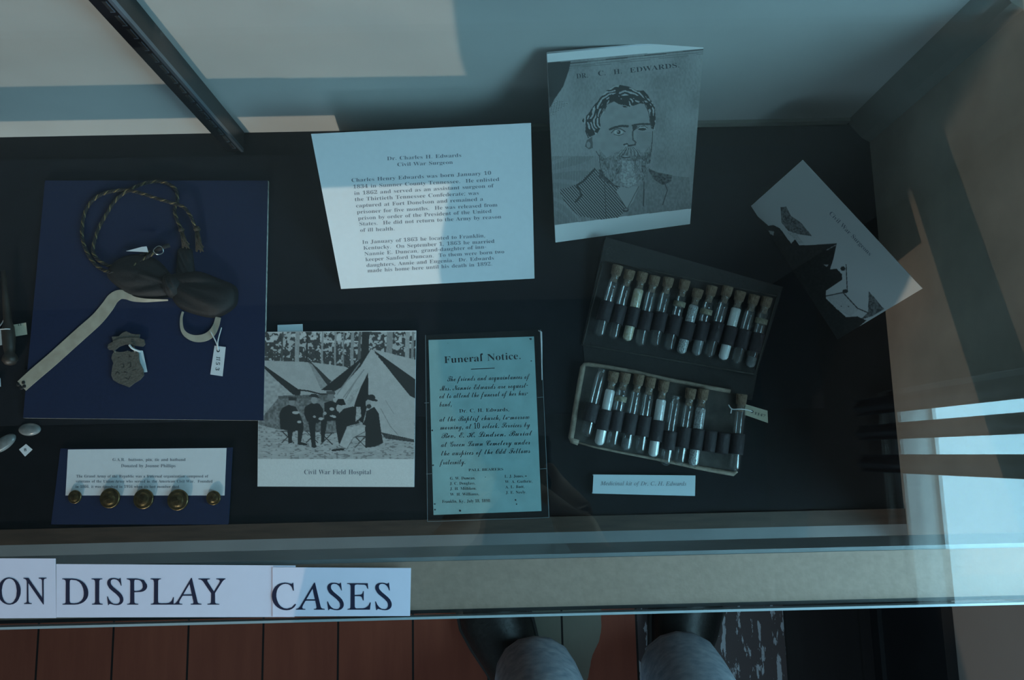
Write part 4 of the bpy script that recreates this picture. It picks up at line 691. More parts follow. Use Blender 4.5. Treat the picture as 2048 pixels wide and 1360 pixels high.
def ribbon(m, pts, z, zt=.0007, tilt=None):     # pts: (x, y, width) in crop pixels
    P = smooth([(p[0], p[1], p[2]) for p in pts], 6); L = []; R = []
    for i, p in enumerate(P):
        a = P[max(i-1, 0)]; b = P[min(i+1, len(P)-1)]; d = Vector((b.x-a.x, b.y-a.y)).normalized(); nrm = Vector((-d.y, d.x))*p.z/2
        zz = z(i/(len(P)-1)) if callable(z) else z
        tl = (tilt(i/(len(P)-1)) if tilt else 0)
        L.append(at(*r1(p.x+nrm.x, p.y+nrm.y), zz+tl)); R.append(at(*r1(p.x-nrm.x, p.y-nrm.y), zz))
    n = len(P); V = L+R+[v-Vector((0, 0, zt)) for v in L+R]; F = []
    for i in range(n-1):
        F += [(i, i+1, n+i+1, n+i), (2*n+i, 3*n+i, 3*n+i+1, 2*n+i+1), (i, 2*n+i, 2*n+i+1, i+1), (n+i, n+i+1, 3*n+i+1, 3*n+i)]
    F += [(0, n, 3*n, 2*n), (n-1, 3*n-1, 4*n-1, 2*n-1)]
    return m.add(V, F)
m = MB()
ribbon(m, [(815, 729, 7), (760, 730, 12), (700, 730, 18), (645, 722, 26), (612, 706, 38), (580, 702, 46), (548, 722, 54), (520, 762, 58), (470, 822, 60), (400, 885, 62), (330, 948, 62), (250, 1020, 62), (170, 1088, 62), (105, 1146, 60)], ZB+.0016, tilt=lambda t: .004*max(0, 1-t*3))
m.build('neck_strap', M['strap'], bt)
m = MB(); ribbon(m, [(888, 785, 10), (880, 820, 12), (884, 868, 16), (905, 898, 24), (945, 915, 32), (990, 912, 36), (1025, 892, 36), (1048, 855, 30), (1060, 812, 26)], lambda t: ZB+.0016+.002*math.sin(t*3.14))
m.build('strap_loop', M['strap'], bt)
m = MB()
for k, (x, y) in enumerate([(92, 1140), (118, 1130), (122, 1148), (108, 1156)]): m.puff(PX([(x-7, y-6), (x+7, y-7), (x+8, y+6), (x-6, y+7)], ZB), .0006, ZB+.0017, 3)
m.build('stitch_marks', M['leather'], bt)
def tie_tag(par, quad, hole, strings, lettering, zt, paper='paper', lab=None, strk='string'):
    sf = flat(zt); m = card(sf, quad, .0003, MB(), 0)
    hc_ = sf.at(*hole); V = [hc_+Vector((math.cos(a)*.0017, math.sin(a)*.0017, .00015)) for a in [i*math.pi/8 for i in range(16)]]
    m.add(V, [tuple(range(16))], 1)
    for a in lettering: text(m, sf, 'R', a[0], a[1], a[2], a[3], 1)
    m.build('paper_tag', [M[paper], M['ink']], par)
    for s_ in strings: MB().tube(smooth([at(x, y, z) for x, y, z in s_], 5), .0006, 6).build('string', M[strk], par, smooth=True)
q = lambda pts: [r1(*p) for p in pts]
h0 = r1(1060, 975)
tie_tag(bt, q([(1042, 950), (1096, 957), (1081, 1099), (1021, 1090)]), h0,
        [[(*h0, ZB+.0012), (*r1(1050, 935), ZB+.004), (*r1(1022, 880), ZB+.005)], [(*h0, ZB+.0012), (*r1(1058, 930), ZB+.0045), (*r1(1076, 862), ZB+.004)]],
        [('1', r1(1052, 1002), r1(1050, 1012), 8), ('1', r1(1052, 1012), r1(1050, 1022), 8), ('5', r1(1050, 1028), r1(1048, 1044), 8), ('3', r1(1048, 1055), r1(1046, 1071), 8)], ZB+.0010)

# reunion pin
r3 = crop(200, 640, .1103)
pn = thing('lapel_pin', at(*r3(490, 760), ZB), 'dull bronze shield badge hanging below a winged bar on the blue board', 'badge')
def plate(pts, z, th, fn=r3, n=3):
    sf = flat(z); return card(sf, [fn(*p) for p in pts], th)
m = plate([(475, 205), (560, 245), (650, 262), (715, 260), (705, 320), (790, 350), (812, 435), (770, 478), (640, 468), (560, 440), (450, 440), (340, 480), (270, 540), (160, 540), (135, 500), (150, 440), (235, 390), (215, 305), (340, 295), (400, 235)], ZB+.004, .0022)
card(flat(ZB+.0048), [r3(*p) for p in [(235, 385), (350, 335), (520, 318), (700, 325), (780, 365), (740, 400), (600, 375), (450, 378), (300, 425), (190, 480)]], .001, m)
m.build('winged_bar', M['pewter'], pn)
m = plate([(262, 560), (350, 582), (430, 577), (500, 555), (570, 580), (640, 558), (700, 600), (702, 700), (720, 780), (778, 890), (788, 1000), (720, 1080), (620, 1140), (520, 1218), (440, 1185), (340, 1150), (240, 1090), (203, 1000), (222, 850), (240, 780), (205, 690), (225, 620)], ZB+.0035, .0022)
sfp = flat(ZB+.0036)
for ln in [[(530, 630), (530, 680), (560, 660)], [(500, 780), (560, 780), (560, 850), (520, 860)], [(400, 800), (430, 800), (430, 860), (390, 865)], [(280, 980), (310, 940), (350, 970)], [(430, 940), (500, 960)], [(590, 920), (650, 900)], [(460, 1050), (520, 1080), (550, 1020)], [(330, 690), (350, 680)]]:
    m.tube([flat(ZB+.0036).at(*r3(*p)) for p in ln], .00035, 4, 1)
m.build('shield', [M['pewter'], M['leather']], pn)
for x0, y0, x1, y1 in ((235, 520, 285, 590), (600, 455, 640, 580)):
    MB().tube([at(*r3(x0, y0), ZB+.0028), at(*r3(x1, y1), ZB+.0028)], .0010, 6).build('link', M['pewter'], pn, smooth=True)
card(flat(ZB+.0016), [r3(*p) for p in [(650, 540), (775, 555), (858, 942), (792, 950), (640, 700)]], .0003).build('paper_tag', M['coolpaper'], pn)
MB().tube(smooth([at(*r3(530, 450), ZB+.0062), at(*r3(580, 510), ZB+.0060), at(*r3(650, 545), ZB+.004), at(*r3(735, 570), ZB+.0022)], 5), .0011, 6).build('string', M['string'], pn, smooth=True)

# ---------------------------------------------------------------- things at the far left
q = crop(0, 500, .2206)
th = thing('wooden_handle', at(12, 640, ZS), 'dark brown turned wooden handle with round end lying left of the blue board', 'handle')
m = MB(); pts = [((30, 190), .0022), ((48, 400), .0030), ((62, 560), .0038), ((70, 650), .0040), ((75, 700), .0058), ((80, 800), .0066), ((86, 900), .0056), ((88, 935), .0048), ((90, 965), .0072), ((91, 1000), .0078), ((92, 1035), .0050), ((92, 1046), .001)]
m.tube([at(*q(*p), ZS+.0082) for p, r in pts], [r for p, r in pts], 14).build('handle_shaft', M['brown'], th, smooth=True)
tie_tag(th, [q(105, 680), q(235, 658), q(246, 765), q(120, 786)], q(112, 720), [[(*q(112, 720), ZS+.004), (*q(60, 715), ZS+.018), (*q(-30, 722), ZS+.010)], [(*q(46, 604), ZS+.010), (*q(20, 660), ZS+.009), (*q(-30, 720), ZS+.008)]],
        [('11', q(160, 690), q(200, 684), 5)], ZS+.0035, 'cream')
tag(card(flat(ZS+.003), [(-26, 664), (2, 660), (4, 690), (-26, 694)], .0003).build('paper_tag', M['coolpaper'], loc=at(-10, 680, ZS)), 'scrap of white tag at the left frame edge beside the turned handle', 'tag')
tag(card(flat(ZS+.003), [(-26, 757), (0.5, 756), (1.5, 773), (-26, 775)], .0003).build('paper_tag', M['coolpaper'], loc=at(-10, 765, ZS)), 'small sliver of pale tag at the left frame edge below the turned handle', 'tag')
def lens(cx, cy, rx, ry, ang, label):
    m = MB(); z0 = ZF+.0003; n = 28; c0 = at(cx, cy, z0)
    k = (H-z0)/FPX; V = [c0+Vector((0, 0, .005))]; rings = 6
    for j in range(1, rings+1):
        q_ = j/rings
        for i in range(n):
            a = 2*math.pi*i/n; x = rx*math.cos(a)*q_; y = ry*math.sin(a)*q_
            V.append(c0+Vector(((x*math.cos(ang)-y*math.sin(ang))*k, (x*math.sin(ang)+y*math.cos(ang))*k, .001+.004*math.sqrt(max(0, 1-q_*q_)))))
    V += [v-Vector((0, 0, v.z-z0)) for v in V[-n:]]
    F = [(0, 1+i, 1+(i+1) % n) for i in range(n)]+[(1+j*n+i, 1+(j+1)*n+i, 1+(j+1)*n+(i+1) % n, 1+j*n+(i+1) % n) for j in range(rings) for i in range(n)]
    F.append(tuple(1+rings*n+i for i in reversed(range(n))))
    m.add(V, F); tag(m.build('oval_stone', M['lens'], smooth=True, loc=c0), label, 'stone', 'clouded oval pieces on the black lining')
lens(60, 859, 22, 12.5, 0, 'small flat clouded oval lying above the diamond number tag')
lens(8, 887, 27, 13, .62, 'clouded oval tilted at the left frame edge, left of the number tag')
sf = flat(ZF+.0006); m = card(sf, [(38, 899), (52, 888), (65, 899), (50, 913)], .0003)
text(m, sf, 'R', '8', (48, 903), (54, 902), 6, 1)
tag(m.build('number_tag', [M['paper'], M['ink']], loc=sf.at(50, 900)), 'tiny white diamond-turned number tag below the clouded oval', 'tag')

# ---------------------------------------------------------------- G.A.R. card, label and buttons
sf = flat(ZF+.0030); m = card(sf, [(121, 897), (464, 895), (456, 1049), (102, 1049)], .0028, MB(), 0)
tag(m.build('mat_card', M['bluecard'], loc=sf.at(290, 970)), 'small navy blue card under the buttons and typed label', 'board')
sf = flat(ZF+.0036); m = card(sf, [(136, 899), (453, 896), (449, 991), (131, 991)], .0003)
g = crop(120, 900, .166)
for t_, a, b, cp in (("G.A.R.  buttons, pin, tie and hatband", (632, 133), (1515, 133), 36), ("Donated by Joanne Phillips", (735, 208), (1395, 208), 38),
    ("The Grand Army of the Republic was a fraternal organization composed of", (195, 332), (1785, 332), 34),
    ("veterans of the Union Army who served in the American Civil War.  Founded", (190, 393), (1840, 393), 34),
    ("in 1866, it was dissolved in 1956 when its last member died.", (185, 457), (1450, 457), 34)):
    text(m, sf, 'R', t_, g(*a), g(*b), cp*.166, 1)
tag(m.build('typed_label', [M['paper'], M['fadedink']], loc=sf.at(290, 945)), 'typed white label about buttons, pin, tie and hatband behind the brass buttons', 'label')
def button(px, py, rpx, label, dup=None, rot=0.0, lift=0.0):
    z0 = ZF+.0038; r = rpx*(H-z0)/FPX
    c0 = at(px, py, z0+.004); c0.z = z0
    if dup is None:
        t = thing('brass_button', c0, label, 'button', 'brass uniform buttons'); R_ = r
        m = MB(); prof = [(0, .0004), (R_*.92, .0004), (R_, .0012), (R_, .0022), (R_*.95, .0028), (R_*.88, .0029), (R_*.80, .0026), (R_*.6, .0037), (R_*.35, .0044), (.0001, .0046)]
        m.lathe(prof, 32, 0, Matrix.Translation(c0)); m.build('button_dome', M['brass'], t, smooth=True)
        m = MB()    # raised eagle crest
        e = [(0, .5), (.1, .35), (.5, .45), (.62, .15), (.45, -.1), (.2, -.05), (.22, -.4), (0, -.6), (-.22, -.4), (-.2, -.05), (-.45, -.1), (-.62, .15), (-.5, .45), (-.1, .35)]
        P = [c0+Vector((x*R_*.85, y*R_*.85, (.0051-.0026*(x*x+y*y)))) for x, y in e]; m.prism(P[::-1], (0, 0, -.0012)); m.build('raised_crest', M['brass'], t)
        MB().lathe([(.0008, 0), (.0012, .0003), (.0012, .0006)], 8, 0, Matrix.Translation(c0)).build('shank', M['brass'], t)
        t['r'] = R_; return t
    t = dup.copy(); COL.objects.link(t); t.location = c0; s_ = r/dup['r']; t.scale = (s_, s_, s_); t.rotation_euler = (0, 0, rot)
    t['label'] = label
    for ch in dup.children: c2 = ch.copy(); COL.objects.link(c2); c2.parent = t
    return t
b0 = button(147.4, 994, 13, 'smallest-left brass button, at the left end of the button row')
b0s = [b0]
for a in ((218.8, 996.5, 19.5, 'large brass button second from the left end of the row', .4), (286, 998, 19.5, 'large brass button in the middle of the row of five', -.5), (355, 1000, 20.5, 'largest brass button, second from the right end of the row', .2), (425.5, 996, 14, 'small brass button at the right end of the button row', .9)):
    b0s.append(button(a[0], a[1], a[2], a[3], b0, a[4]))
for b_ in b0s:
    if 'r' in b_: del b_['r']

# ---------------------------------------------------------------- field hospital card
hp = crop(480, 620, .3236)
def hospital(X, Y):
    U = (X-480)/.3236; V = (Y-620)/.3236; A = Art(U, V, .75)
    A.poly([(100, 120), (1090, 120), (1090, 921), (100, 908)], .45)
    n = vnoise(U, V, 18, 1)*.6+vnoise(U, V, 8, 2)*.4
    sky = inpoly(U, V, [(100, 120), (1090, 120), (1090, 420), (100, 420)])
    A.g = np.where(sky, np.where(n > .54+.10*(V > 250), .50, .045+.05*vnoise(U, V, 5, 3)), A.g)
    A.g = np.where(sky & (V < 200) & (vnoise(U, V, 22, 9) > .62), .62, A.g)
    for x, wd, v in ((262, 10, .10), (355, 28, .38), (415, 10, .05), (510, 13, .36), (590, 11, .34), (640, 8, .3), (695, 20, .34), (740, 16, .15), (775, 46, .045), (925, 38, .30), (1035, 26, .42), (1068, 14, .3)):
        A.g = np.where(sky & (abs(U-x-3*np.sin(V/60)) < wd/2), v*(1+.25*(vnoise(U, V, 7, 4)-.5)), A.g)
    gr = .45+.12*(vnoise(U, V*3, 26, 5)-.5)-.20*(vnoise(U, V*2.4, 15, 6) > .72)
    A.g = np.where((V > 690) & (V < 921), gr, A.g)
    A.poly([(100, 310), (420, 322), (440, 350), (505, 495), (365, 515), (100, 520)], .46, .06, 30)
    A.poly([(100, 325), (375, 525), (250, 535), (235, 600), (180, 712), (100, 700)], .42, .22, 14, 2)
    A.line([(250, 540), (200, 640), (160, 710)], 8, .18); A.line([(300, 540), (240, 600)], 6, .2)
    A.poly([(115, 328), (135, 332), (375, 500), (372, 530), (330, 525), (215, 425)], .04)
    A.poly([(425, 325), (445, 335), (560, 460), (520, 490), (500, 490)], .34, .15, 8)
    A.poly([(440, 322), (650, 350), (690, 372), (575, 443), (545, 430)], .46, .05, 20)
    A.poly([(445, 335), (470, 350), (565, 440), (540, 465)], .06)
    A.poly([(100, 705), (250, 530), (560, 530), (600, 600), (600, 760), (240, 740)], .20, .5, 10, 5)
    A.poly([(235, 530), (590, 520), (590, 545), (235, 548)], .14, .4, 7)
    A.line([(345, 492), (420, 500), (500, 520), (545, 520)], 9, .03)
    A.poly([(815, 238), (790, 265), (500, 495), (590, 500), (640, 470), (745, 350)], .035)
    A.poly([(812, 240), (745, 350), (580, 530), (600, 560), (650, 560), (790, 620), (870, 760), (1075, 800), (1080, 545), (905, 350)], .50, .06, 24, 7)
    for a, b in (((740, 330), (600, 520)), ((765, 370), (640, 540)), ((720, 430), (650, 550))): A.line([a, b], 7, .30)
    A.poly([(792, 385), (795, 560), (760, 700), (690, 650), (715, 560), (745, 480)], .03)
    A.poly([(740, 475), (700, 560), (665, 600), (655, 575), (700, 500)], .42, .2, 9)
    A.poly([(818, 240), (1085, 308), (1085, 440), (990, 380), (880, 290)], .48, .05, 20)
    A.poly([(826, 248), (880, 285), (1085, 430), (1085, 548), (1050, 530), (960, 420)], .04)
    A.line([(870, 610), (930, 720), (975, 770)], 5, .30); A.line([(900, 560), (950, 640)], 4, .34)
    A.poly([(870, 755), (1075, 800), (1078, 818), (900, 795)], .07, .5, 6)
    K = .035
    # five men seated before the tent
    def chair(x, y): A.line([(x-40, y), (x+30, y+70)], 6, .05); A.line([(x+30, y), (x-40, y+70)], 6, .05); A.line([(x-45, y), (x+40, y)], 6, .05)
    chair(300, 750); chair(450, 750); chair(540, 760); chair(750, 780)
    A.poly([(520, 575), (560, 560), (610, 580), (615, 680), (520, 690)], K); A.ell(560, 535, 20, 24, .24); A.poly([(535, 500), (585, 500), (590, 520), (532, 520)], .10)
    A.ell(568, 612, 14, 10, .45); A.ell(525, 638, 10, 10, .4)
    A.poly([(300, 585), (345, 598), (372, 650), (392, 700), (390, 740), (320, 750), (250, 735), (242, 640), (262, 605)], K)
    A.ell(322, 568, 18, 24, .30); A.poly([(298, 535), (352, 540), (348, 560), (302, 560)], .05)
    A.poly([(290, 720), (325, 720), (322, 822), (300, 825)], K); A.poly([(360, 720), (395, 720), (378, 815), (418, 828), (410, 838), (355, 832)], K)
    A.ell(345, 634, 22, 9, .50); A.ell(366, 692, 13, 8, .50)
    A.poly([(400, 600), (440, 575), (490, 578), (515, 615), (510, 680), (480, 700), (415, 690), (395, 640)], K)
    A.ell(458, 556, 19, 24, .34); A.poly([(425, 535), (440, 518), (472, 518), (492, 545), (455, 538)], .04)
    A.poly([(420, 680), (470, 680), (465, 760), (468, 842), (445, 850), (432, 760)], K); A.poly([(500, 670), (540, 680), (520, 810), (500, 820)], K)
    A.ell(500, 672, 15, 9, .48); A.ell(460, 660, 9, 7, .4); A.ell(478, 762, 12, 6, .5)
    A.poly([(600, 650), (640, 610), (700, 595), (735, 640), (735, 700), (660, 720), (650, 820), (610, 825), (595, 740), (590, 690)], K)
    A.ell(615, 606, 20, 24, .42); A.poly([(588, 580), (605, 550), (640, 550), (655, 585), (625, 590)], .03); A.ell(572, 660, 22, 10, .5); A.line([(540, 655), (600, 680), (660, 690)], 10, .03)
    A.poly([(718, 600), (745, 600), (750, 660), (715, 690)], .42, .3, 6)
    A.poly([(655, 735), (690, 722), (778, 712), (785, 745), (700, 790), (660, 860), (612, 838)], .50, .12, 12); A.line([(655, 735), (612, 838), (660, 860), (700, 790), (785, 745)], 3, .08)
    A.poly([(780, 625), (830, 598), (858, 640), (868, 720), (885, 822), (835, 845), (775, 852), (775, 760), (770, 700)], K)
    A.ell(793, 578, 17, 24, .42); A.ell(797, 596, 15, 14, .05); A.ell(815, 552, 38, 9, .04, .25); A.ell(812, 540, 24, 18, .04)
    A.line([(800, 650), (770, 710)], 26, K); A.ell(762, 718, 14, 8, .45)
    A.line([(572, 868), (640, 860)], 12, .03); A.ell(458, 842, 16, 10, .04)
    A.g = np.where((V < 135) | (U < 112), .75, A.g)
    A.g = np.clip(A.g*(1+.12*(vnoise(U, V, 4, 8)-.5)), .02, .8)
    return A.g
def picture_card(name, surf, corners, thick, fn, nx, ny, pm, label, cat, texts, tint=(1, 1, 1), side='paper', stand=None, group=None, ink='ink'):
    m = MB(); card(surf, corners, thick, m, 0)
    for t_ in texts: text(m, surf, *t_[:4], t_[4], 2, **(t_[5] if len(t_) > 5 else {}))
    s_, g_ = printed(m, [surf.at(*c_) for c_ in corners], nx, ny, fn, 1, .00006, surf.n)
    if stand: stand(m)
    o = m.build(name, [M[side], pm, M[ink]], loc=surf.at(*corners[3])); set_ink(o, s_, g_, tint); return tag(o, label, cat, group)
sf = flat(ZS+.0042)
picture_card('photo_card', sf, [(518, 664), (832, 661), (828, 974), (515, 973)], .0038, hospital, 330, 330, M['hospital_print'],
    'square black-and-white card of men before tents, captioned field hospital', 'photograph', [('R', 'Civil War Field Hospital', hp(395, 1015), hp(812, 1015), 9.5)], ink='fadedink')
tag(card(flat(ZS+.0015), [(555, 650), (605, 648), (606, 672), (555, 673)], .0006).build('paper_slip', M['coolpaper'], loc=at(580, 660, ZS)), 'small pale blue slip peeking out behind the field hospital card', 'card')

# ---------------------------------------------------------------- funeral notice in a clear sleeve
fn_ = thing('funeral_notice', at(968, 850, ZS), 'aged pale blue Funeral Notice sheet in a clear sleeve on black backing', 'notice')
card(flat(ZS+.0010), [(853, 672), (1081, 661), (1096, 1033), (856, 1041)], .0008).build('backing_card', M['black_board'], fn_)
sf = flat(ZS+.0016); m = card(sf, [(857, 680), (1068, 673), (1083, 1022), (867, 1030)], .0005)
f = crop(820, 640, .309)
T = lambda font, s_, a, b, cp, **k: text(m, sf, font, s_, f(*a), f(*b), cp*.309, 1, **k)
T('R', 'Funeral Notice.', (220, 280), (722, 252), 46); m.prism([sf.at(*f(*p), .00016) for p in [(395, 316), (548, 309), (548, 314), (395, 321)]][::-1], (0, 0, -.0001), 1)
for s_, a, b in (('The friends and acquaintances of', (240, 398), (775, 380)), ('Mrs. Nannie Edwards are request-', (195, 458), (765, 437)), ('ed to attend the funeral of her hus-', (190, 508), (765, 487)), ('band,', (190, 562), (272, 558)),
    ('at the Baptist church, to-morrow', (190, 658), (775, 640)), ('morning, at 10 oclock. Services by', (195, 710), (778, 692)), ('Rev. E. H. Lindsen. Burial', (200, 765), (790, 747)), ('at Green Lawn Cemetery under', (200, 822), (780, 805)), ('the auspices of the Odd Fellows', (200, 878), (780, 860)), ('fraternity.', (195, 936), (360, 932))):
    T('S', s_, a, b, 38)
for s_, a, b, cp in (('Dr. C. H. Edwards,', (318, 600), (645, 590), 24), ('PALL BEARERS', (378, 979), (605, 973), 17), ('G. W. Duncan,', (258, 1034), (425, 1031), 19), ('J. C. Douglass,', (258, 1067), (425, 1064), 19), ('J. H. Milliken,', (259, 1101), (432, 1098), 19), ('W. H. Williams,', (260, 1138), (450, 1134), 19),
    ('L. J. Jones,', (612, 1021), (738, 1018), 19), ('W. A. Guthrie,', (615, 1056), (795, 1052), 19), ('A. L. Butt,', (617, 1090), (743, 1087), 19), ('J. E. Neely.', (620, 1126), (755, 1122), 19), ('Franklin, Ky., July 18, 1890.', (208, 1184), (525, 1178), 20)):
    T('R', s_, a, b, cp)
rnd = random.Random(5)
for x, y, r_ in ((780, 122, 9), (785, 265, 6), (465, 220, 9), (145, 715, 8), (150, 940, 8), (160, 1190, 8), (162, 1228, 8), (322, 1234, 9), (430, 655, 7), (683, 1165, 7), (690, 1192, 6), (750, 1010, 5), (245, 150, 3), (488, 1017, 4)):
    pts = [f(x+math.cos(a)*r_*rnd.uniform(.5, 1.2), y+math.sin(a)*r_*rnd.uniform(.4, .9)) for a in [i*math.pi/4 for i in range(8)]]
    m.prism([sf.at(*p, .00014) for p in pts][::-1], (0, 0, -.00008), 1)
m.build('notice_sheet', [M['tealpaper'], M['ink']], fn_)
sv = card(flat(ZS+.0026), [(851, 670), (1081, 659), (1098, 1035), (855, 1043)], .0004); sv.build('clear_sleeve', M['sleeve'], fn_)
m = MB(); z = ZS+.0028
for a, b in (((1081, 659), (1098, 1035)), ((1098, 1035), (855, 1043)), ((855, 1043), (851, 670)), ((849, 806), (858, 805.5)), ((852, 948), (866, 947)), ((1075, 795), (1087, 794)), ((1080, 938), (1093, 937))):
    m.tube([at(*a, z), at(*b, z)], .00032, 6)
m.build('sleeve_edge', M['sleeveedge'], fn_)
MB().tube([at(1077, 661, z+.001), at(1082, 664, z+.004), at(1083, 690, z+.0035), at(1084, 760, z+.0015)], [.0006, .0012, .0009, .0004], 6).build('lifted_flap', M['paper'], fn_, smooth=True)

# ---------------------------------------------------------------- typed sheet on Dr. Edwards (tent card)
BL = at(682, 578, ZS+.0006); BR = at(1068, 557, ZS+.0006)
TLp = at(622, 268, .757)
sf = plane3(BL, BR, TLp)
corn = [(622, 268), (1062, 246), (1069, 557), (682, 578)]
m = card(sf, corn, .0004)
s_ = crop(600, 220, .2795)
for t_, a, b in (("Dr. Charles H. Edwards", (622, 360), (1157, 335)), ("Civil War Surgeon", (695, 403), (1095, 385)), ("Charles Henry Edwards was born January 10", (367, 515), (1370, 462)), ("1834 in Sumner County Tennessee.  He enlisted", (378, 562), (1428, 507)),
    ("in 1862 and served as an assistant surgeon of", (387, 608), (1385, 553)), ("the Thirtieth Tennessee Confederate; was", (391, 652), (1282, 605)), ("captured at Fort Donelson and remained a", (400, 697), (1312, 648)), ("prisoner for five months.  He was released from", (407, 742), (1415, 690)),
    ("prison by order of the President of the United", (415, 787), (1372, 735)), ("States.  He did not return to the Army by reason", (423, 828), (1442, 775)), ("of ill health.", (430, 872), (680, 860)), ("In January of 1863 he located to Franklin,", (445, 958), (1328, 910)),
    ("Kentucky.  On September 1, 1863 he married", (453, 1000), (1393, 950)), ("Nannie E. Duncan, grand-daughter of inn-", (460, 1042), (1335, 990)), ("keeper Sanford Duncan.  To them were born two", (468, 1082), (1463, 1025)), ("daughters, Annie and Eugenia.  Dr. Edwards", (475, 1124), (1390, 1070)), ("made his home here until his death in 1892.", (483, 1162), (1378, 1112))):
    text(m, sf, 'R', t_, s_(*a), s_(*b), 7.6, 1)
ts = tag(m.build('typed_sheet', [M['paper'], M['fadedink']], loc=BL), 'large typed white sheet about the surgeon, propped up in the middle', 'sheet')
A_, B_ = sf.at(*corn[0]), sf.at(*corn[1])
A2, B2 = Vector((A_.x+.004, min(A_.y+.045, Y1-.004), ZF+.0012)), Vector((B_.x+.004, min(B_.y+.045, Y1-.004), ZF+.0012))
MB().add([A_-sf.n*.0006, B_-sf.n*.0006, B2, A2, A_-sf.n*.0006+Vector((0, -.0004, -.0004)), B_-sf.n*.0006+Vector((0, -.0004, -.0004)), B2+Vector((0, -.0005, 0)), A2+Vector((0, -.0005, 0))], [(0, 3, 2, 1), (4, 5, 6, 7), (0, 1, 5, 4), (1, 2, 6, 5), (2, 3, 7, 6), (3, 0, 4, 7)]).build('back_flap', M['paper'], ts)

# ---------------------------------------------------------------- portrait booklet leaning on the back panel
BL = at(1112, 485, ZS+.0026); BR = at(1380, 448, ZS+.0026)
TL = aty(1092, 122, .366); TR = aty(1408, 81, .366)
sf = plane3(BL, BR, (TL+TR)/2)
pc = crop(1060, 60, .3234); pd = crop(1160, 160, .1617)
def portrait(X, Y):
    A = Art(X, Y, .72)
    def P(pts): return [pc(*p) for p in pts]
    def D(pts): return [pd(*p) for p in pts]
    bg = inpoly(X, Y, P([(60, 205), (1085, 112), (1085, 300), (1020, 900), (1000, 1100), (140, 1208)]))
    A.g = np.where(bg, .25+.10*(vnoise(X, Y, 40, 1)-.5)+.06*(vnoise(X, Y*.5, 2.2, 2)-.5), A.g)
    hat = bg & (X < pc(430, 0)[0]) & (Y > pc(0, 780)[1]); A.g = np.where(hat & (np.mod(X, 3.2) < 1.3), .13, A.g)
    A.line(P([(245, 207), (1072, 120)]), 1.6, .05); A.line(P([(245, 225), (1072, 136)]), 1.0, .12); A.line(P([(245, 236), (1072, 148)]), .8, .14)
    A.poly(P([(60, 205), (252, 193), (240, 250), (205, 350), (150, 430), (115, 500), (100, 480)]), .035)
    m_ = inpoly(X, Y, P([(112, 490), (170, 432), (238, 452), (118, 542)])); A.g = np.where(m_, np.where(np.mod(Y-X*.1, 3) < 1.3, .12, .36), A.g)
    # coat
    st = inpoly(X, Y, P([(180, 990), (300, 950), (400, 850), (430, 870), (480, 930), (562, 965), (600, 1110), (545, 1160), (440, 1172), (300, 1150), (215, 1070)]))
    A.g = np.where(st, np.where(np.mod(X*.62+Y*(-.55), 3.6) < 1.7, .03, .26), A.g)
    rc = inpoly(X, Y, P([(725, 850), (780, 880), (880, 900), (985, 912), (1000, 1104), (600, 1150), (600, 1110), (690, 940)]))
    A.g = np.where(rc, .20+.08*(vnoise(X, Y*.6, 2.5, 4)-.5), A.g)
    A.poly(P([(725, 850), (780, 878), (880, 898), (870, 940), (820, 960), (760, 920)]), .09, .8, 2, 3)
    A.line(P([(830, 940), (850, 990), (820, 1080)]), 1.8, .05); A.line(P([(705, 940), (702, 1090)]), 2.0, .05); A.line(P([(400, 860), (330, 935), (290, 960), (320, 1020), (285, 1060)]), 4, .04)
    A.poly(P([(430, 860), (470, 880), (560, 950), (540, 975), (470, 940), (425, 905)]), .06, .8, 2.4, 4)
    A.line(P([(460, 900), (470, 1165)]), 1.5, .06)
    A.poly(P([(530, 1000), (565, 962), (672, 968), (640, 1060), (600, 1108), (565, 1050)]), .30); A.line(P([(530, 1000), (600, 1108), (672, 968)]), 1.3, .06)
    A.ell(*pc(593, 1112), 5.5, 4.5, .06); A.ell(pc(593, 1110)[0], pc(0, 1109)[1], 3.5, 2, .22)
    # head
    A.poly(D([(240, 470), (330, 300), (420, 262), (560, 330), (700, 300), (800, 290), (865, 440), (918, 640), (895, 840), (860, 1000), (760, 1240), (600, 1330), (430, 1290), (300, 1180), (230, 1000), (200, 900), (140, 760), (200, 640)]), .27, .10, 9, 5)
    A.g = np.where(inpoly(X, Y, D([(700, 630), (880, 640), (885, 850), (760, 840), (700, 760)])) & (np.mod(Y, 2.4) < .8), .2, A.g)
    A.poly(D([(60, 820), (85, 745), (150, 700), (160, 840), (110, 858)]), .10); A.ell(*pd(105, 800), 4, 6, .25)
    bd = inpoly(X, Y, D([(240, 860), (330, 960), (440, 900), (560, 840), (700, 850), (790, 900), (895, 780), (880, 960), (850, 1100), (780, 1240), (600, 1340), (430, 1300), (300, 1180), (232, 1000)]))
    A.g = np.where(bd, .21+.22*(vnoise(X*2.2, Y*.9, 2.6, 6)-.5)-.07*(vnoise(X, Y, 9, 7) > .6), A.g)
    A.poly(D([(520, 1000), (660, 1000), (700, 1280), (600, 1330), (500, 1290)]), .30, .4, 2.4, 8)
    hair = [(20, 500), (100, 420), (160, 330), (230, 240), (330, 130), (420, 80), (500, 62), (600, 80), (700, 132), (790, 130), (835, 180), (870, 240), (920, 310), (935, 450), (925, 620), (885, 600), (858, 500), (850, 400), (800, 295), (740, 290), (640, 325), (545, 345), (500, 300), (420, 262), (340, 300), (300, 400), (250, 470), (250, 600), (215, 660), (130, 700), (100, 720), (65, 640), (70, 560)]
    hm = inpoly(X, Y, D(hair)); U = (X-1160)/.1617; V = (Y-160)/.1617
    rr = np.hypot((U-520)*.95, V-470); th = np.arctan2(V-470, U-520)
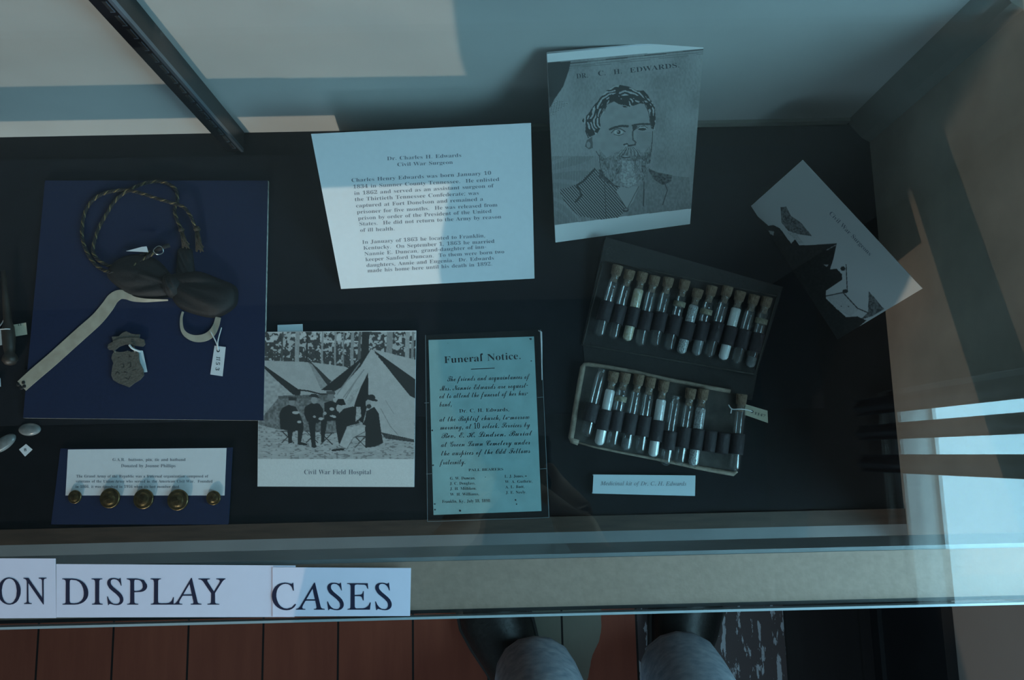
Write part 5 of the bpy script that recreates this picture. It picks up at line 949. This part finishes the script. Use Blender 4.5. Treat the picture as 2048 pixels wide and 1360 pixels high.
    wv = rr/6.5+4.5*vnoise(U, V, 62, 21)+1.2*np.sin(th*6)
    strand = (np.sin(wv) > .05) & (vnoise(U, V, 42, 22) > .38)
    A.g = np.where(hm, np.where(strand, .30+.12*vnoise(U, V, 20, 23), .03), A.g)
    A.poly(D([(380, 190), (450, 160), (500, 230), (560, 290), (480, 300), (420, 262), (350, 290)]), .03)
    A.poly(D([(640, 200), (740, 190), (830, 250), (760, 270), (690, 250)]), .035)
    for p_ in ([(240, 470), (330, 300), (420, 262)], [(800, 295), (850, 400), (885, 600)]): A.line(D(p_), 1.6, .06)
    def hl(pts, wd=1.3, v=.34): A.line(D([(p.x, p.y) for p in smooth([(a, b) for a, b in pts], 5)]), wd, v)
    A.line(D([(370, 610), (440, 582), (520, 568), (590, 572)]), 4.5, .05); A.line(D([(650, 562), (740, 545), (860, 545)]), 4, .05)
    A.poly(D([(645, 565), (715, 570), (690, 610), (655, 640)]), .05)
    A.ell(*pd(475, 645), 9, 4.6, .42); A.line(D([(385, 655), (430, 610), (500, 600), (560, 640)]), 1.8, .05); A.ell(*pd(478, 645), 4, 4, .05); A.ell(*pd(470, 640), 1.3, 1.3, .5); A.line(D([(420, 672), (480, 688), (540, 665)]), 1.5, .09)
    A.ell(*pd(770, 592), 10, 5, .36); A.ell(*pd(770, 608), 8, 2.6, .04); A.line(D([(700, 600), (740, 572), (800, 568), (835, 595)]), 1.5, .06)
    A.line(D([(650, 640), (655, 740), (690, 770), (680, 800)]), 3, .09); A.line(D([(545, 800), (580, 790), (600, 815), (650, 805), (680, 800)]), 3.2, .05); A.ell(*pd(575, 808), 2.6, 1.6, .4)
    for i in range(13): hl([(560+i*9, 830), (500+i*19, 870+abs(i-6)*4), (450+i*25, 930+abs(i-6)*2)], .9, .06 if i % 2 else .36)
    A.line(D([(510, 950), (560, 962), (620, 955)]), 1.6, .04); A.line(D([(525, 940), (600, 945)]), 1.2, .42)
    A.line(D([(900, 640), (892, 760), (880, 880)]), 1.8, .06); A.line(D([(200, 880), (240, 950), (250, 1080), (290, 1150)]), 1.4, .06)
    return np.clip(A.g, .02, .8)
bk = picture_card('portrait_booklet', sf, [(1094, 108), (1408, 80), (1380, 448), (1111, 485)], .003, portrait, 360, 430, M['portrait_print'],
    'standing booklet with an engraved bearded man, titled DR. C. H. EDWARDS', 'booklet', [('R', 'DR.', pc(287, 300), pc(360, 293), 10), ('R', 'C.', pc(420, 283), pc(472, 278), 10), ('R', 'H.', pc(517, 274), pc(572, 268), 10), ('R', 'EDWARDS.', pc(617, 264), pc(928, 230), 10)], ink='ink')
# rolled white top margin
q0, q1 = sf.at(1094, 118), sf.at(1407, 86)
MB().tube([sf.at(1095, 109, -.0016), sf.at(1250, 95, -.0016), sf.at(1407, 81, -.0016)], .0016, 12).build('rounded_spine', M['paper'], bk, smooth=True)

# ---------------------------------------------------------------- Civil War Surgeons tent card
Lc = at(1502, 412, ZS+.001); Bc = at(1675, 679, ZS+.001); Tz = .7265
Tc = at(1605, 320, Tz)
sf = plane3(Lc, Bc, Tc)
s6 = crop(1440, 280, .3235)
def cover(X, Y):
    U = (X-1440)/.3235; V = (Y-280)/.3235; A = Art(U, V, .60)
    A.poly([(375, 415), (410, 412), (440, 470), (500, 510), (570, 595), (470, 580), (420, 560), (380, 510)], .16, .7, 7, 1)
    A.poly([(920, 935), (965, 985), (1015, 1045), (940, 1090), (870, 1110), (915, 1065)], .14, .8, 8, 2)
    A.poly([(150, 400), (300, 530), (330, 525), (370, 545), (410, 600), (440, 640), (465, 612), (490, 650), (550, 650), (722, 638), (700, 740), (680, 800), (720, 795), (755, 830), (755, 865), (700, 900), (655, 930), (655, 980), (780, 1095), (850, 1090), (905, 1115), (740, 1260), (600, 1200), (200, 500)], .018, .6, 9, 3)
    A.poly([(660, 970), (770, 945), (860, 1045), (805, 1092), (720, 1045)], .52, .08, 9, 5)
    A.line([(655, 965), (760, 943), (850, 1040), (920, 1070)], 7, .05); A.line([(780, 770), (787, 940)], 6, .06); A.ell(760, 795, 15, 14, .04); A.ell(775, 935, 18, 12, .04)
    A.poly([(300, 560), (335, 565), (330, 590), (310, 580)], .4); A.poly([(640, 770), (672, 770), (660, 785)], .4); A.line([(545, 655), (715, 645)], 5, .02); A.line([(660, 680), (715, 650)], 5, .3)
    A.poly([(415, 570), (470, 575), (520, 640), (490, 640)], .5, .2, 6)
    A.ell(795, 1030, 5, 4, .1); A.ell(750, 1028, 4, 3, .1)
    return np.clip(A.g, .015, .8)
upv = Vector((.707, -.707))
corners = [(1605, 320), (1845, 577), (1675, 679), (1502, 412)]
tc = picture_card('tent_card', sf, corners, .0005, cover, 300, 200, M['cover_print'], 'tilted card with dark camp scene titled Civil War Surgeons, by the right wall', 'card',
    [('R', 'Civil War Surgeons', s6(672, 455), s6(925, 718), 8.5)], ink='fadedink')
P0, P1 = sf.at(1605, 320), sf.at(1845, 577)
print('tent', P0, P1, sf.n)
dd = Vector((P0.x-Lc.x, P0.y-Lc.y, 0)).normalized()
Q0 = Vector((P0.x, P0.y, ZF+.0012))+dd*.008; Q1 = Vector((P1.x, P1.y, ZF+.0012))+dd*.006
Q1.x = min(Q1.x, X1-.002); Q0.y = min(Q0.y, Y1-.003)
e_ = -dd*.0005
MB().add([P0-sf.n*.0006, P1-sf.n*.0006, Q1, Q0, P0-sf.n*.0006+e_, P1-sf.n*.0006+e_, Q1+e_, Q0+e_], [(0, 1, 2, 3), (4, 7, 6, 5), (0, 4, 5, 1), (1, 5, 6, 2), (2, 6, 7, 3), (3, 7, 4, 0)]).build('back_flap', M['paper'], tc)

# ---------------------------------------------------------------- medicine case
c2 = crop(1150, 480, .21); c3 = crop(1120, 700, .228)
mk = thing('medicine_case', at(1340, 710, ZS), 'open dark leather pocket case holding two rows of corked vials', 'case')
# each row of vials lies on a wedge that lifts the corked ends a little
ax_ = (at(*c2(640, 310), ZS)-at(*c2(480, 980), ZS)).normalized()
def wedge(slope, base_px, z0): return Plane(at(*base_px, z0), (-slope*ax_.x, -slope*ax_.y, 1))
up_ = wedge(.17, (1340, 725), ZS+.0030); lo_ = wedge(.10, (1300, 930), ZS+.0026)
def slab(surf, px, drop, mb, mi=0, foot=None):     # top follows the wedge, underside sits on the sheet or hangs by drop
    P = [surf.at(x, y) for x, y in px]
    if (P[1]-P[0]).cross(P[2]-P[1]).dot(surf.n) < 0: P.reverse()
    Q = [Vector((p.x, p.y, foot)) for p in P] if foot is not None else [p-surf.n*drop for p in P]
    n = len(P); return mb.add(P+Q, [tuple(range(n)), tuple(reversed(range(n, 2*n)))]+[(i, n+i, n+(i+1) % n, (i+1) % n) for i in range(n)], mi)
slab(up_, [(1212, 474), (1566, 574), (1513, 750), (1163, 690)], 0, MB(), 0, ZS+.0002).build('upper_flap', M['leather'], mk)
m = MB()
for ln in ([(1206, 524), (1166, 688), (1180, 692), (1506, 748)], [(1210, 523), (1554, 592)], [(1554, 590), (1512, 740)]): m.tube([up_.at(x, y, .0006) for x, y in ln], .0008, 6)
m.build('stitched_edge', M['leather2'], mk, smooth=True)
card(flat(ZS+.0012), [(1166, 688), (1514, 750), (1504, 800), (1170, 735)], .0011).build('hinge_fold', M['leather'], mk)
tr = [c3(*p) for p in ((215, 130), (400, 155), (700, 205), (960, 262), (1250, 322), (1490, 372), (1600, 400), (1590, 640), (1565, 1040), (1525, 1085), (1400, 1062), (1200, 1025), (850, 960), (560, 905), (300, 852), (105, 790), (95, 760), (120, 600), (150, 380), (195, 150))]
slab(lo_, tr, 0, MB(), 0, ZS+.0002).build('lower_tray', M['leather2'], mk)
rim = [c3(*p) for p in ((1490, 362), (1250, 318), (1120, 292), (960, 262), (820, 232), (640, 190), (400, 148), (250, 126), (215, 128), (200, 150), (170, 310), (135, 520), (110, 690), (95, 770), (105, 795), (160, 812))]
m = MB(); m.tube([lo_.at(x, y, .0012) for x, y in rim], [.0022]*9+[.0030]*7, 10)
m.tube([lo_.at(*c3(*p), .0008) for p in ((130, 805), (300, 850), (560, 903), (850, 958), (1200, 1028), (1400, 1065), (1520, 1085), (1548, 1060))], [.0010, .0012, .0014, .0016, .0024, .0026, .0026, .002], 10)
m.build('tan_rim', M['tanrim'], mk, smooth=True)
# vials
RV = .0062
zv = ZS+.0030+RV+.0006
row1 = [((405, 245), (215, 930)), ((520, 290), (345, 955)), ((640, 310), (480, 980)), ((755, 345), (600, 1020)), ((885, 360), (740, 1022)), ((1040, 385), (870, 1060)), ((1165, 470), (990, 1098)), ((1295, 440), (1130, 1118)), ((1445, 445), (1250, 1125)), ((1565, 490), (1385, 1158)), ((1695, 525), (1510, 1188)), ((1815, 545), (1640, 1228))]
row2 = [((365, 165), (215, 765)), ((470, 190), (330, 850)), ((570, 200), (440, 855)), ((690, 215), (560, 890)), ((790, 240), (685, 905)), ((905, 270), (800, 952)), ((1010, 400), (910, 1010)), ((1140, 335), (1030, 1005)), ((1248, 340), (1150, 1028)), ((1580, 385), (1510, 1062))]
LV = .0645          # glass length to the lip; cork adds to it
prof = [(.0001, .0002), (.0030, .0006), (.0050, .0022), (RV, .0048), (RV, .0572), (.0054, .0594), (.0046, .0606), (.0046, .0620), (.0054, .0626), (.0054, LV), (.0042, LV), (.0040, .0606), (.0050, .0590), (.0054, .0566), (.0054, .0052), (.0040, .0030), (.0001, .0018)]
proto = thing('corked_vial', (0, 0, 0), 'x', 'vial', 'corked glass vials in the medicine case')
def lpart(name, prof_, mt, seg=22): return MB().lathe(prof_, seg).build(name, M[mt], smooth=True)
tube_p = lpart('glass_tube', prof, 'vial')
cork_p = lpart('cork_stopper', [(.0001, .0575), (.0033, .0576), (.0041, .0640), (.0053, .0648), (.0060, .0735), (.0056, .0745), (.0001, .0746)], 'cork', 16)
fill_p = {k: lpart('powder_fill', [(.0001, .0024), (.0038, .0034), (.0052, .0056), (.0052, top), (.0040, top+.0012), (.0001, top+.001)], mt, 18) for k, (mt, top) in
    {'white': ('powder', .0555), 'yellow': ('yellowpowder', .0555), 'mottled': ('mottled', .0552), 'residue': ('residue', .030), 'low': ('residue', .012)}.items()}
ring_p = lpart('paper_band', [(RV+.0001, .0), (RV+.0004, .0), (RV+.0004, .0052), (RV+.0001, .0052)], 'worn_band')
vcount = []
def vial(surf, p_top, p_bot, label, cork=True, fill=None, ring=None, first=[True]):
    a = surf.at(*p_bot, RV+.0006); b = surf.at(*p_top, RV+.0006); d = (b-a)
    if first[0]: r_ = proto; first[0] = False
    else: r_ = proto.copy(); COL.objects.link(r_)
    r_.location = a; r_['label'] = label
    r_.rotation_euler = d.to_track_quat('Z', 'Y').to_euler()
    L_ = .0746 if cork else LV
    s_ = d.length/L_; r_.scale = (1, 1, s_)
    src = [tube_p]+([cork_p] if cork else [])+([fill_p[fill]] if fill else [])+([ring_p] if ring else [])
    for o in src:
        c_ = o.copy(); COL.objects.link(c_); c_.parent = r_
        if o is ring_p: c_.location = (0, 0, ring)
    vcount.append((a, b)); return r_
desc1 = [('first', None, None), ('second', None, None), ('', 'yellow', None), ('', None, None), ('', None, None), ('', None, .047), ('', 'mottled', None), ('', 'residue', .045), ('', None, None), ('', 'white', None), ('', None, None), ('', 'low', .047)]
lab1 = ['clear corked vial at the left end of the upper row', 'clear corked vial second from the left in the upper row', 'corked vial of yellowed powder, third in the upper row', 'clear corked vial just right of the yellowed powder in the upper row', 'clear corked vial fifth from the left in the upper row', 'clear vial with a cream paper band, left of the mottled one', 'vial of mottled white crystals in the middle of the upper row', 'banded vial with grey residue, right of the mottled crystals', 'clear vial just left of the white powder in the upper row', 'vial packed with white powder near the right of the upper row', 'clear corked vial second from the right end of the upper row', 'dim clear vial at the right end of the upper row']
for (t_, b_), (_, fl, rg_), lb in zip(row1, desc1, lab1): vial(up_, c2(*t_), c2(*b_), lb, True, fl, rg_)
n1 = len(vcount)
spec2 = [(False, None, None), (True, 'white', None), (True, None, .046), (True, 'low', None), (True, None, None), (True, 'white', None), (False, None, None), (True, None, None), (True, 'mottled', None), (True, None, None)]
lab2 = ['uncorked clear vial at the left end of the lower row', 'vial of white powder second from the left in the lower row', 'clear corked vial with a pale band, third in the lower row', 'clear vial fourth from the left in the lower row', 'clear vial just left of the second white one, lower row', 'vial of white powder in the middle of the lower row', 'uncorked clear vial sitting low in the lower row', 'clear corked vial left of the mottled one, lower row', 'vial of mottled white crystals beside the two empty loops', 'lone tagged vial at the right end of the lower row']
for (t_, b_), (ck, fl, rg_), lb in zip(row2, spec2, lab2): last = vial(lo_, c3(*t_), c3(*b_), lb, ck, fl, rg_)
for o in [tube_p, cork_p, ring_p]+list(fill_p.values()): bpy.data.objects.remove(o)
# tag tied to the lone vial
Mi = (Matrix.Translation(last.location) @ last.rotation_euler.to_matrix().to_4x4() @ Matrix.Diagonal((1, 1, last.scale[2], 1))).inverted()
def localize(o):
    o.parent = None; me = o.data; off = Vector(o.location)
    for v in me.vertices: v.co = Mi @ (v.co+off)
    o.location = (0, 0, 0); o.parent = last
sf = flat(ZS+.0135); m = card(sf, [c3(*p) for p in ((1625, 475), (1820, 532), (1825, 640), (1620, 568))], .0003)
text(m, sf, 'R', '1147', c3(1700, 562), c3(1800, 590), 5, 1)
hh = sf.at(*c3(1685, 540)); m.add([hh+Vector((math.cos(a)*.0015, math.sin(a)*.0015, .00015)) for a in [i*math.pi/6 for i in range(12)]], [tuple(range(12))], 1)
localize(m.build('paper_tag', [M['cream'], M['ink']]))
m = MB(); zz = zv+RV+.0075
m.tube(smooth([at(*c3(*p), z_) for p, z_ in (((1685, 540), ZS+.0145), ((1640, 525), zz-.001), ((1580, 518), zz+.0005), ((1510, 518), zz-.001), ((1478, 480), zz-.002))], 5), .0006, 6)
m.tube(smooth([at(*c3(*p), z_) for p, z_ in (((1505, 520), zz-.001), ((1498, 555), zz-.003))], 3), .0007, 6)
localize(m.build('string', M['string'], smooth=True))
# elastic loops
def band(vs, t0, t1, name, extra=()):
    """sheet that arches over every vial of a row"""
    m = MB(); items = list(vs)+list(extra); items.sort(key=lambda e: e[0].x)
    rows = []
    for t in (t0, t0+.02, t1-.02, t1):
        line = []
        for a, b in items:
            c0 = a.lerp(b, t); d = (b-a).normalized(); sd_ = d.cross(Vector((0, 0, 1))).normalized()
            if line and False: pass
            for k in range(9):
                an = math.pi*(1-k/8)
                rr = RV+.0010
                line.append(c0+sd_*math.cos(an)*(rr*.98)+Vector((0, 0, 1))*(math.sin(an)*rr-(RV*.55 if k in (0, 8) else 0)))
        rows.append(line)
    n = len(rows[0]); V = [p for r_ in rows for p in r_]; F = [(j*n+i, j*n+i+1, (j+1)*n+i+1, (j+1)*n+i) for j in range(len(rows)-1) for i in range(n-1)]
    m.add(V, F); o = m.build(name, M['elastic'], mk, smooth=True); md = o.modifiers.new('thickness', 'SOLIDIFY'); md.thickness = .0005; md.offset = 1
band(vcount[:n1], .225, .49, 'elastic_band')
gh = [(lo_.at(*c3(1260, 1045), RV+.0006), lo_.at(*c3(1362, 355), RV+.0006)), (lo_.at(*c3(1375, 1060), RV+.0006), lo_.at(*c3(1470, 375), RV+.0006))]
band(vcount[n1:], .225, .49, 'elastic_band', gh)
# printed label
sf = flat(ZS+.0052); m = card(sf, [(1187, 949), (1391, 951), (1390, 992), (1185, 987)], .0004)
text(m, sf, 'I', 'Medicinal kit of Dr. C. H. Edwards', c3(357, 1187), c3(1110, 1190), 8.2, 1)
m.prism([sf.at(*p)-Vector((0, 0, .0006)) for p in ((1186, 949), (1391, 951), (1390, 953), (1186, 951))][::-1], (0, 0, -.0040), 0)
m.prism([sf.at(*p)-Vector((0, 0, .0006)) for p in ((1185, 985), (1390, 990), (1390, 992), (1185, 987))][::-1], (0, 0, -.0040), 0)
tag(m.build('kit_label', [M['coolpaper'], M['fadedink']], loc=sf.at(1290, 970)), 'narrow label reading Medicinal kit, in front of the vial case', 'label')
# ---------------------------------------------------------------- photographer
pr_ = thing('person', (.12, -.42, 0), 'person in dark shirt, light blue jeans and black shoes, standing at the case edge', 'person')
def skinmesh(name, joints, edges, mt, root=0, sub=2):
    bpy.context.view_layer.update()
    me = bpy.data.meshes.new(name)
    base = wl(pr_)
    me.from_pydata([tuple(Vector(j[0])-base) for j in joints], edges, []); me.materials.append(M[mt])
    o = bpy.data.objects.new(name, me); COL.objects.link(o); o.parent = pr_
    o.modifiers.new('skin', 'SKIN').use_smooth_shade = True
    ss = o.modifiers.new('smooth', 'SUBSURF'); ss.levels = sub; ss.render_levels = sub
    lay = me.skin_vertices[0] if len(me.skin_vertices) else None
    if lay is None:
        bpy.context.view_layer.objects.active = o; bpy.ops.mesh.customdata_skin_add(); lay = me.skin_vertices[0]
    for i, j in enumerate(joints):
        r = j[1]; lay.data[i].radius = r if isinstance(r, tuple) else (r, r); lay.data[i].use_root = (i == root)
    return o
def chain(*segs):
    J = []; E_ = []; idx = {}
    for seg in segs:
        prev = None
        for p, r in seg:
            k = tuple(round(c, 4) for c in p)
            if k not in idx: idx[k] = len(J); J.append((p, r))
            if prev is not None: E_.append((prev, idx[k]))
            prev = idx[k]
    return J, E_
HX = -.058; HY = -.44
kneeL, kneeR = (.050, -.40, .50), (.262, -.40, .50)
anL, anR = (.038, -.372, .085), (.286, -.370, .085)
pelvis = ((HX+.06, HY, .93), (.11, .075))
shL, shR = (HX-.16, -.40, 1.40), (HX+.20, -.40, 1.40)
elL, elR = (HX-.27, -.30, 1.20), (HX+.26, -.28, 1.20)
wrL, wrR = (-.075, -.115, 1.475), (.095, -.105, 1.49)
neck = ((HX+.015, -.375, 1.475), .042); head0 = ((HX-.008, -.335, 1.60), (.050, .060)); head1 = ((HX-.015, -.315, 1.66), (.075, .088)); head2 = ((HX-.02, -.31, 1.72), (.06, .07))
chest = ((HX+.02, -.42, 1.26), (.12, .075)); belly = ((HX+.04, -.43, 1.06), (.12, .085))
def hand(w, px_, s):
    """palm and five curled fingers reaching to the camera body from wrist w"""
    W = Vector(w); tgt = Vector(px_); d = (tgt-W).normalized(); side = Vector((0, 0, 1)) if abs(d.z) < .8 else Vector((0, 1, 0))
    u = d.cross(side).normalized(); v = u.cross(d).normalized(); palm = W+d*.045
    segs = [[(w, (.026, .018)), (tuple(palm), (.036, .015))]]
    for k in range(4):
        o_ = v*((k-1.5)*.019); L_ = (.062, .072, .068, .055)[k]
        a = palm+d*.03+o_; b = a+d*L_*.45+u*s*.004; c_ = b+d*L_*.3+u*s*.016; e_ = c_+d*L_*.12+u*s*.018
        segs.append([(tuple(palm), (.036, .015)), (tuple(a), .0092), (tuple(b), .0088), (tuple(c_), .0082), (tuple(e_), .0072)])
    a = W+d*.03-v*.022+u*s*.012; b = a+d*.022-v*.014+u*s*.016; c_ = b+d*.026+u*s*.012
    segs.append([(w, (.026, .018)), (tuple(a), .012), (tuple(b), .0105), (tuple(c_), .0085)])
    return segs
hl_, hr_ = hand(wrL, (-.045, -.02, 1.60), 1), hand(wrR, (.065, -.01, 1.60), -1)
J, E_ = chain([pelvis, belly, chest, neck, head0, head1, head2], [chest, (shL, .040), (elL, .034), (wrL, (.026, .018))], [chest, (shR, .040), (elR, .034), (wrR, (.026, .018))],
    [pelvis, ((HX+.10, HY, .86), (.09, .07)), ((-.01, HY, .76), .06), (kneeL, .050), (anL, .034)], [((HX+.10, HY, .86), (.09, .07)), ((.13, HY, .76), .06), (kneeR, .050), (anR, .034)], *hl_, *hr_)
skinmesh('body', J, E_, 'skin')
J, E_ = chain([((HX+.06, HY, .98), (.17, .12)), ((HX+.10, HY, .86), (.175, .125)), ((-.03, HY, .74), .105), ((.01, -.43, .64), .088), (kneeL, .076), ((.052, -.385, .30), .078), ((.040, -.372, .15), .076), ((.038, -.372, .075), .080)],
    [((HX+.10, HY, .86), (.175, .125)), ((.14, HY, .74), .105), ((.20, -.43, .64), .088), (kneeR, .076), ((.272, -.383, .30), .078), ((.284, -.370, .15), .076), ((.286, -.370, .075), .080)])
skinmesh('jeans', J, E_, 'denim')
J, E_ = chain([((HX+.070, -.435, .78), (.268, .14)), ((HX+.070, -.435, .93), (.268, .145)), ((HX+.058, -.43, 1.06), (.252, .14)), (chest[0], (.21, .14)), ((HX+.02, -.385, 1.44), .075)],
    [(chest[0], (.185, .13)), (shL, .078), (elL, .060), (tuple(Vector(elL).lerp(Vector(wrL), .8)), .045)], [(chest[0], (.185, .13)), (shR, .078), (elR, .060), (tuple(Vector(elR).lerp(Vector(wrR), .8)), .045)])
skinmesh('shirt', J, E_, 'shirt')
# face: nose, eyes, ears, mouth, hair
hc0 = Vector((HX-.015, -.31, 1.665)); fd = Vector((-.12, .80, -.58)).normalized(); sx = fd.cross(Vector((0, 0, 1))).normalized(); ux = sx.cross(fd)
def hp_(a, b, c_): return hc0+sx*a+ux*b+fd*c_
MB().tube([hp_(0, .012, .072), hp_(0, -.008, .094), hp_(0, -.022, .098), hp_(0, -.028, .080)], [.006, .010, .013, .008], 10).build('nose', M['skin'], pr_, smooth=True)
MB().tube([hp_(-.022, -.05, .076), hp_(0, -.052, .084), hp_(.022, -.05, .076)], [.003, .006, .003], 8).build('mouth', mat('lips', (.35, .15, .13), .5), pr_, smooth=True)
for s in (-1, 1):
    MB().lathe([(.0001, -.008), (.006, -.006), (.0085, 0), (.006, .006), (.0001, .008)], 12, 0, Matrix.Translation(hp_(s*.029, .006, .072))).build('eye', M['iris'], pr_, smooth=True)
    MB().tube([hp_(s*.078, .02, -.005), hp_(s*.088, .0, -.01), hp_(s*.080, -.03, -.002)], [.008, .013, .006], 8).build('ear', M['skin'], pr_, smooth=True)
m = MB()
V = []; F = []; n = 28; rings = 9
for j in range(rings+1):
    th = .02+j/rings*1.75
    for i in range(n):
        a = 2*math.pi*i/n; rr = 1+.03*math.sin(i*5+j)
        V.append(hc0+(sx*math.sin(th)*math.cos(a)*.090+ux*math.cos(th)*.100+fd*(math.sin(th)*math.sin(a)*.098-.012-.035*(j/rings)*(math.sin(a) > 0)))*rr)
F = [(j*n+i, (j+1)*n+i, (j+1)*n+(i+1) % n, j*n+(i+1) % n) for j in range(rings) for i in range(n)]+[tuple(range(n))]
m.add(V, F).build('hair', M['hair'], pr_, smooth=True)
# shoes: lofted uppers on rubber soles
def shoe(heel, toe, name):
    h = Vector(heel); t = Vector(toe); d = (t-h); L_ = d.length; d.normalize(); s = Vector((d.y, -d.x, 0))
    st_ = [(0, .034, .060), (.08, .042, .075), (.22, .045, .085), (.36, .046, .085), (.50, .052, .074), (.64, .060, .062), (.78, .064, .054), (.90, .056, .048), (.97, .040, .040), (1.0, .012, .028)]
    V = []; n = 16
    for q_, w_, hh_ in st_:
        c0 = h+d*(q_*L_)
        for k in range(n):
            a = 2*math.pi*k/n; V.append(c0+s*(math.cos(a)*w_)+Vector((0, 0, .022+max(0, math.sin(a))*hh_-(.0 if math.sin(a) > 0 else .0))))
    F = [(i*n+k, (i+1)*n+k, (i+1)*n+(k+1) % n, i*n+(k+1) % n) for i in range(len(st_)-1) for k in range(n)]+[tuple(range(n)), tuple(reversed(range((len(st_)-1)*n, len(st_)*n)))]
    sh = MB().add(V, F).build(name, M['shoe'], pr_, smooth=True)
    out = [(h+d*(q_*L_*1.0)+s*(w_+.004)*sg) for sg in (1, -1) for q_, w_, hh_ in (st_ if sg == 1 else st_[::-1])]
    MB().prism([p+Vector((0, 0, .024)) for p in out], (0, 0, -.0235)).build('sole', M['sole'], sh)
shoe((.060, -.50, 0), (-.058, -.225, 0), 'shoe'); shoe((.270, -.50, 0), (.338, -.215, 0), 'shoe')

# camera held over the case (the view is taken through its lens)
Mc = cam.matrix_world
ct = thing('camera', (0, 0, H), 'black camera held over the glass by the photographer', 'camera')
def cm(name, mb, mt, sm=False):
    mb.V = [tuple(Mc @ Vector(v)) for v in mb.V]; return mb.build(name, M[mt], ct, smooth=sm)
cm('lens_barrel', MB().lathe([(.0335, .004), (.0345, .004), (.0345, .055), (.030, .060), (.024, .060), (.024, .030), (.0335, .004)][::-1], 32), 'camblack', True)
b_ = MB().box(-.066, .066, -.045, .040, .062, .100).box(-.028, .028, .040, .062, .055, .100).box(.040, .068, -.045, .030, .045, .062)
o = cm('camera_body', b_, 'camblack'); bv = o.modifiers.new('bevel', 'BEVEL'); bv.width = .004; bv.segments = 3
cm('eyepiece', MB().box(-.015, .015, .040, .058, .100, .108), 'camblack')
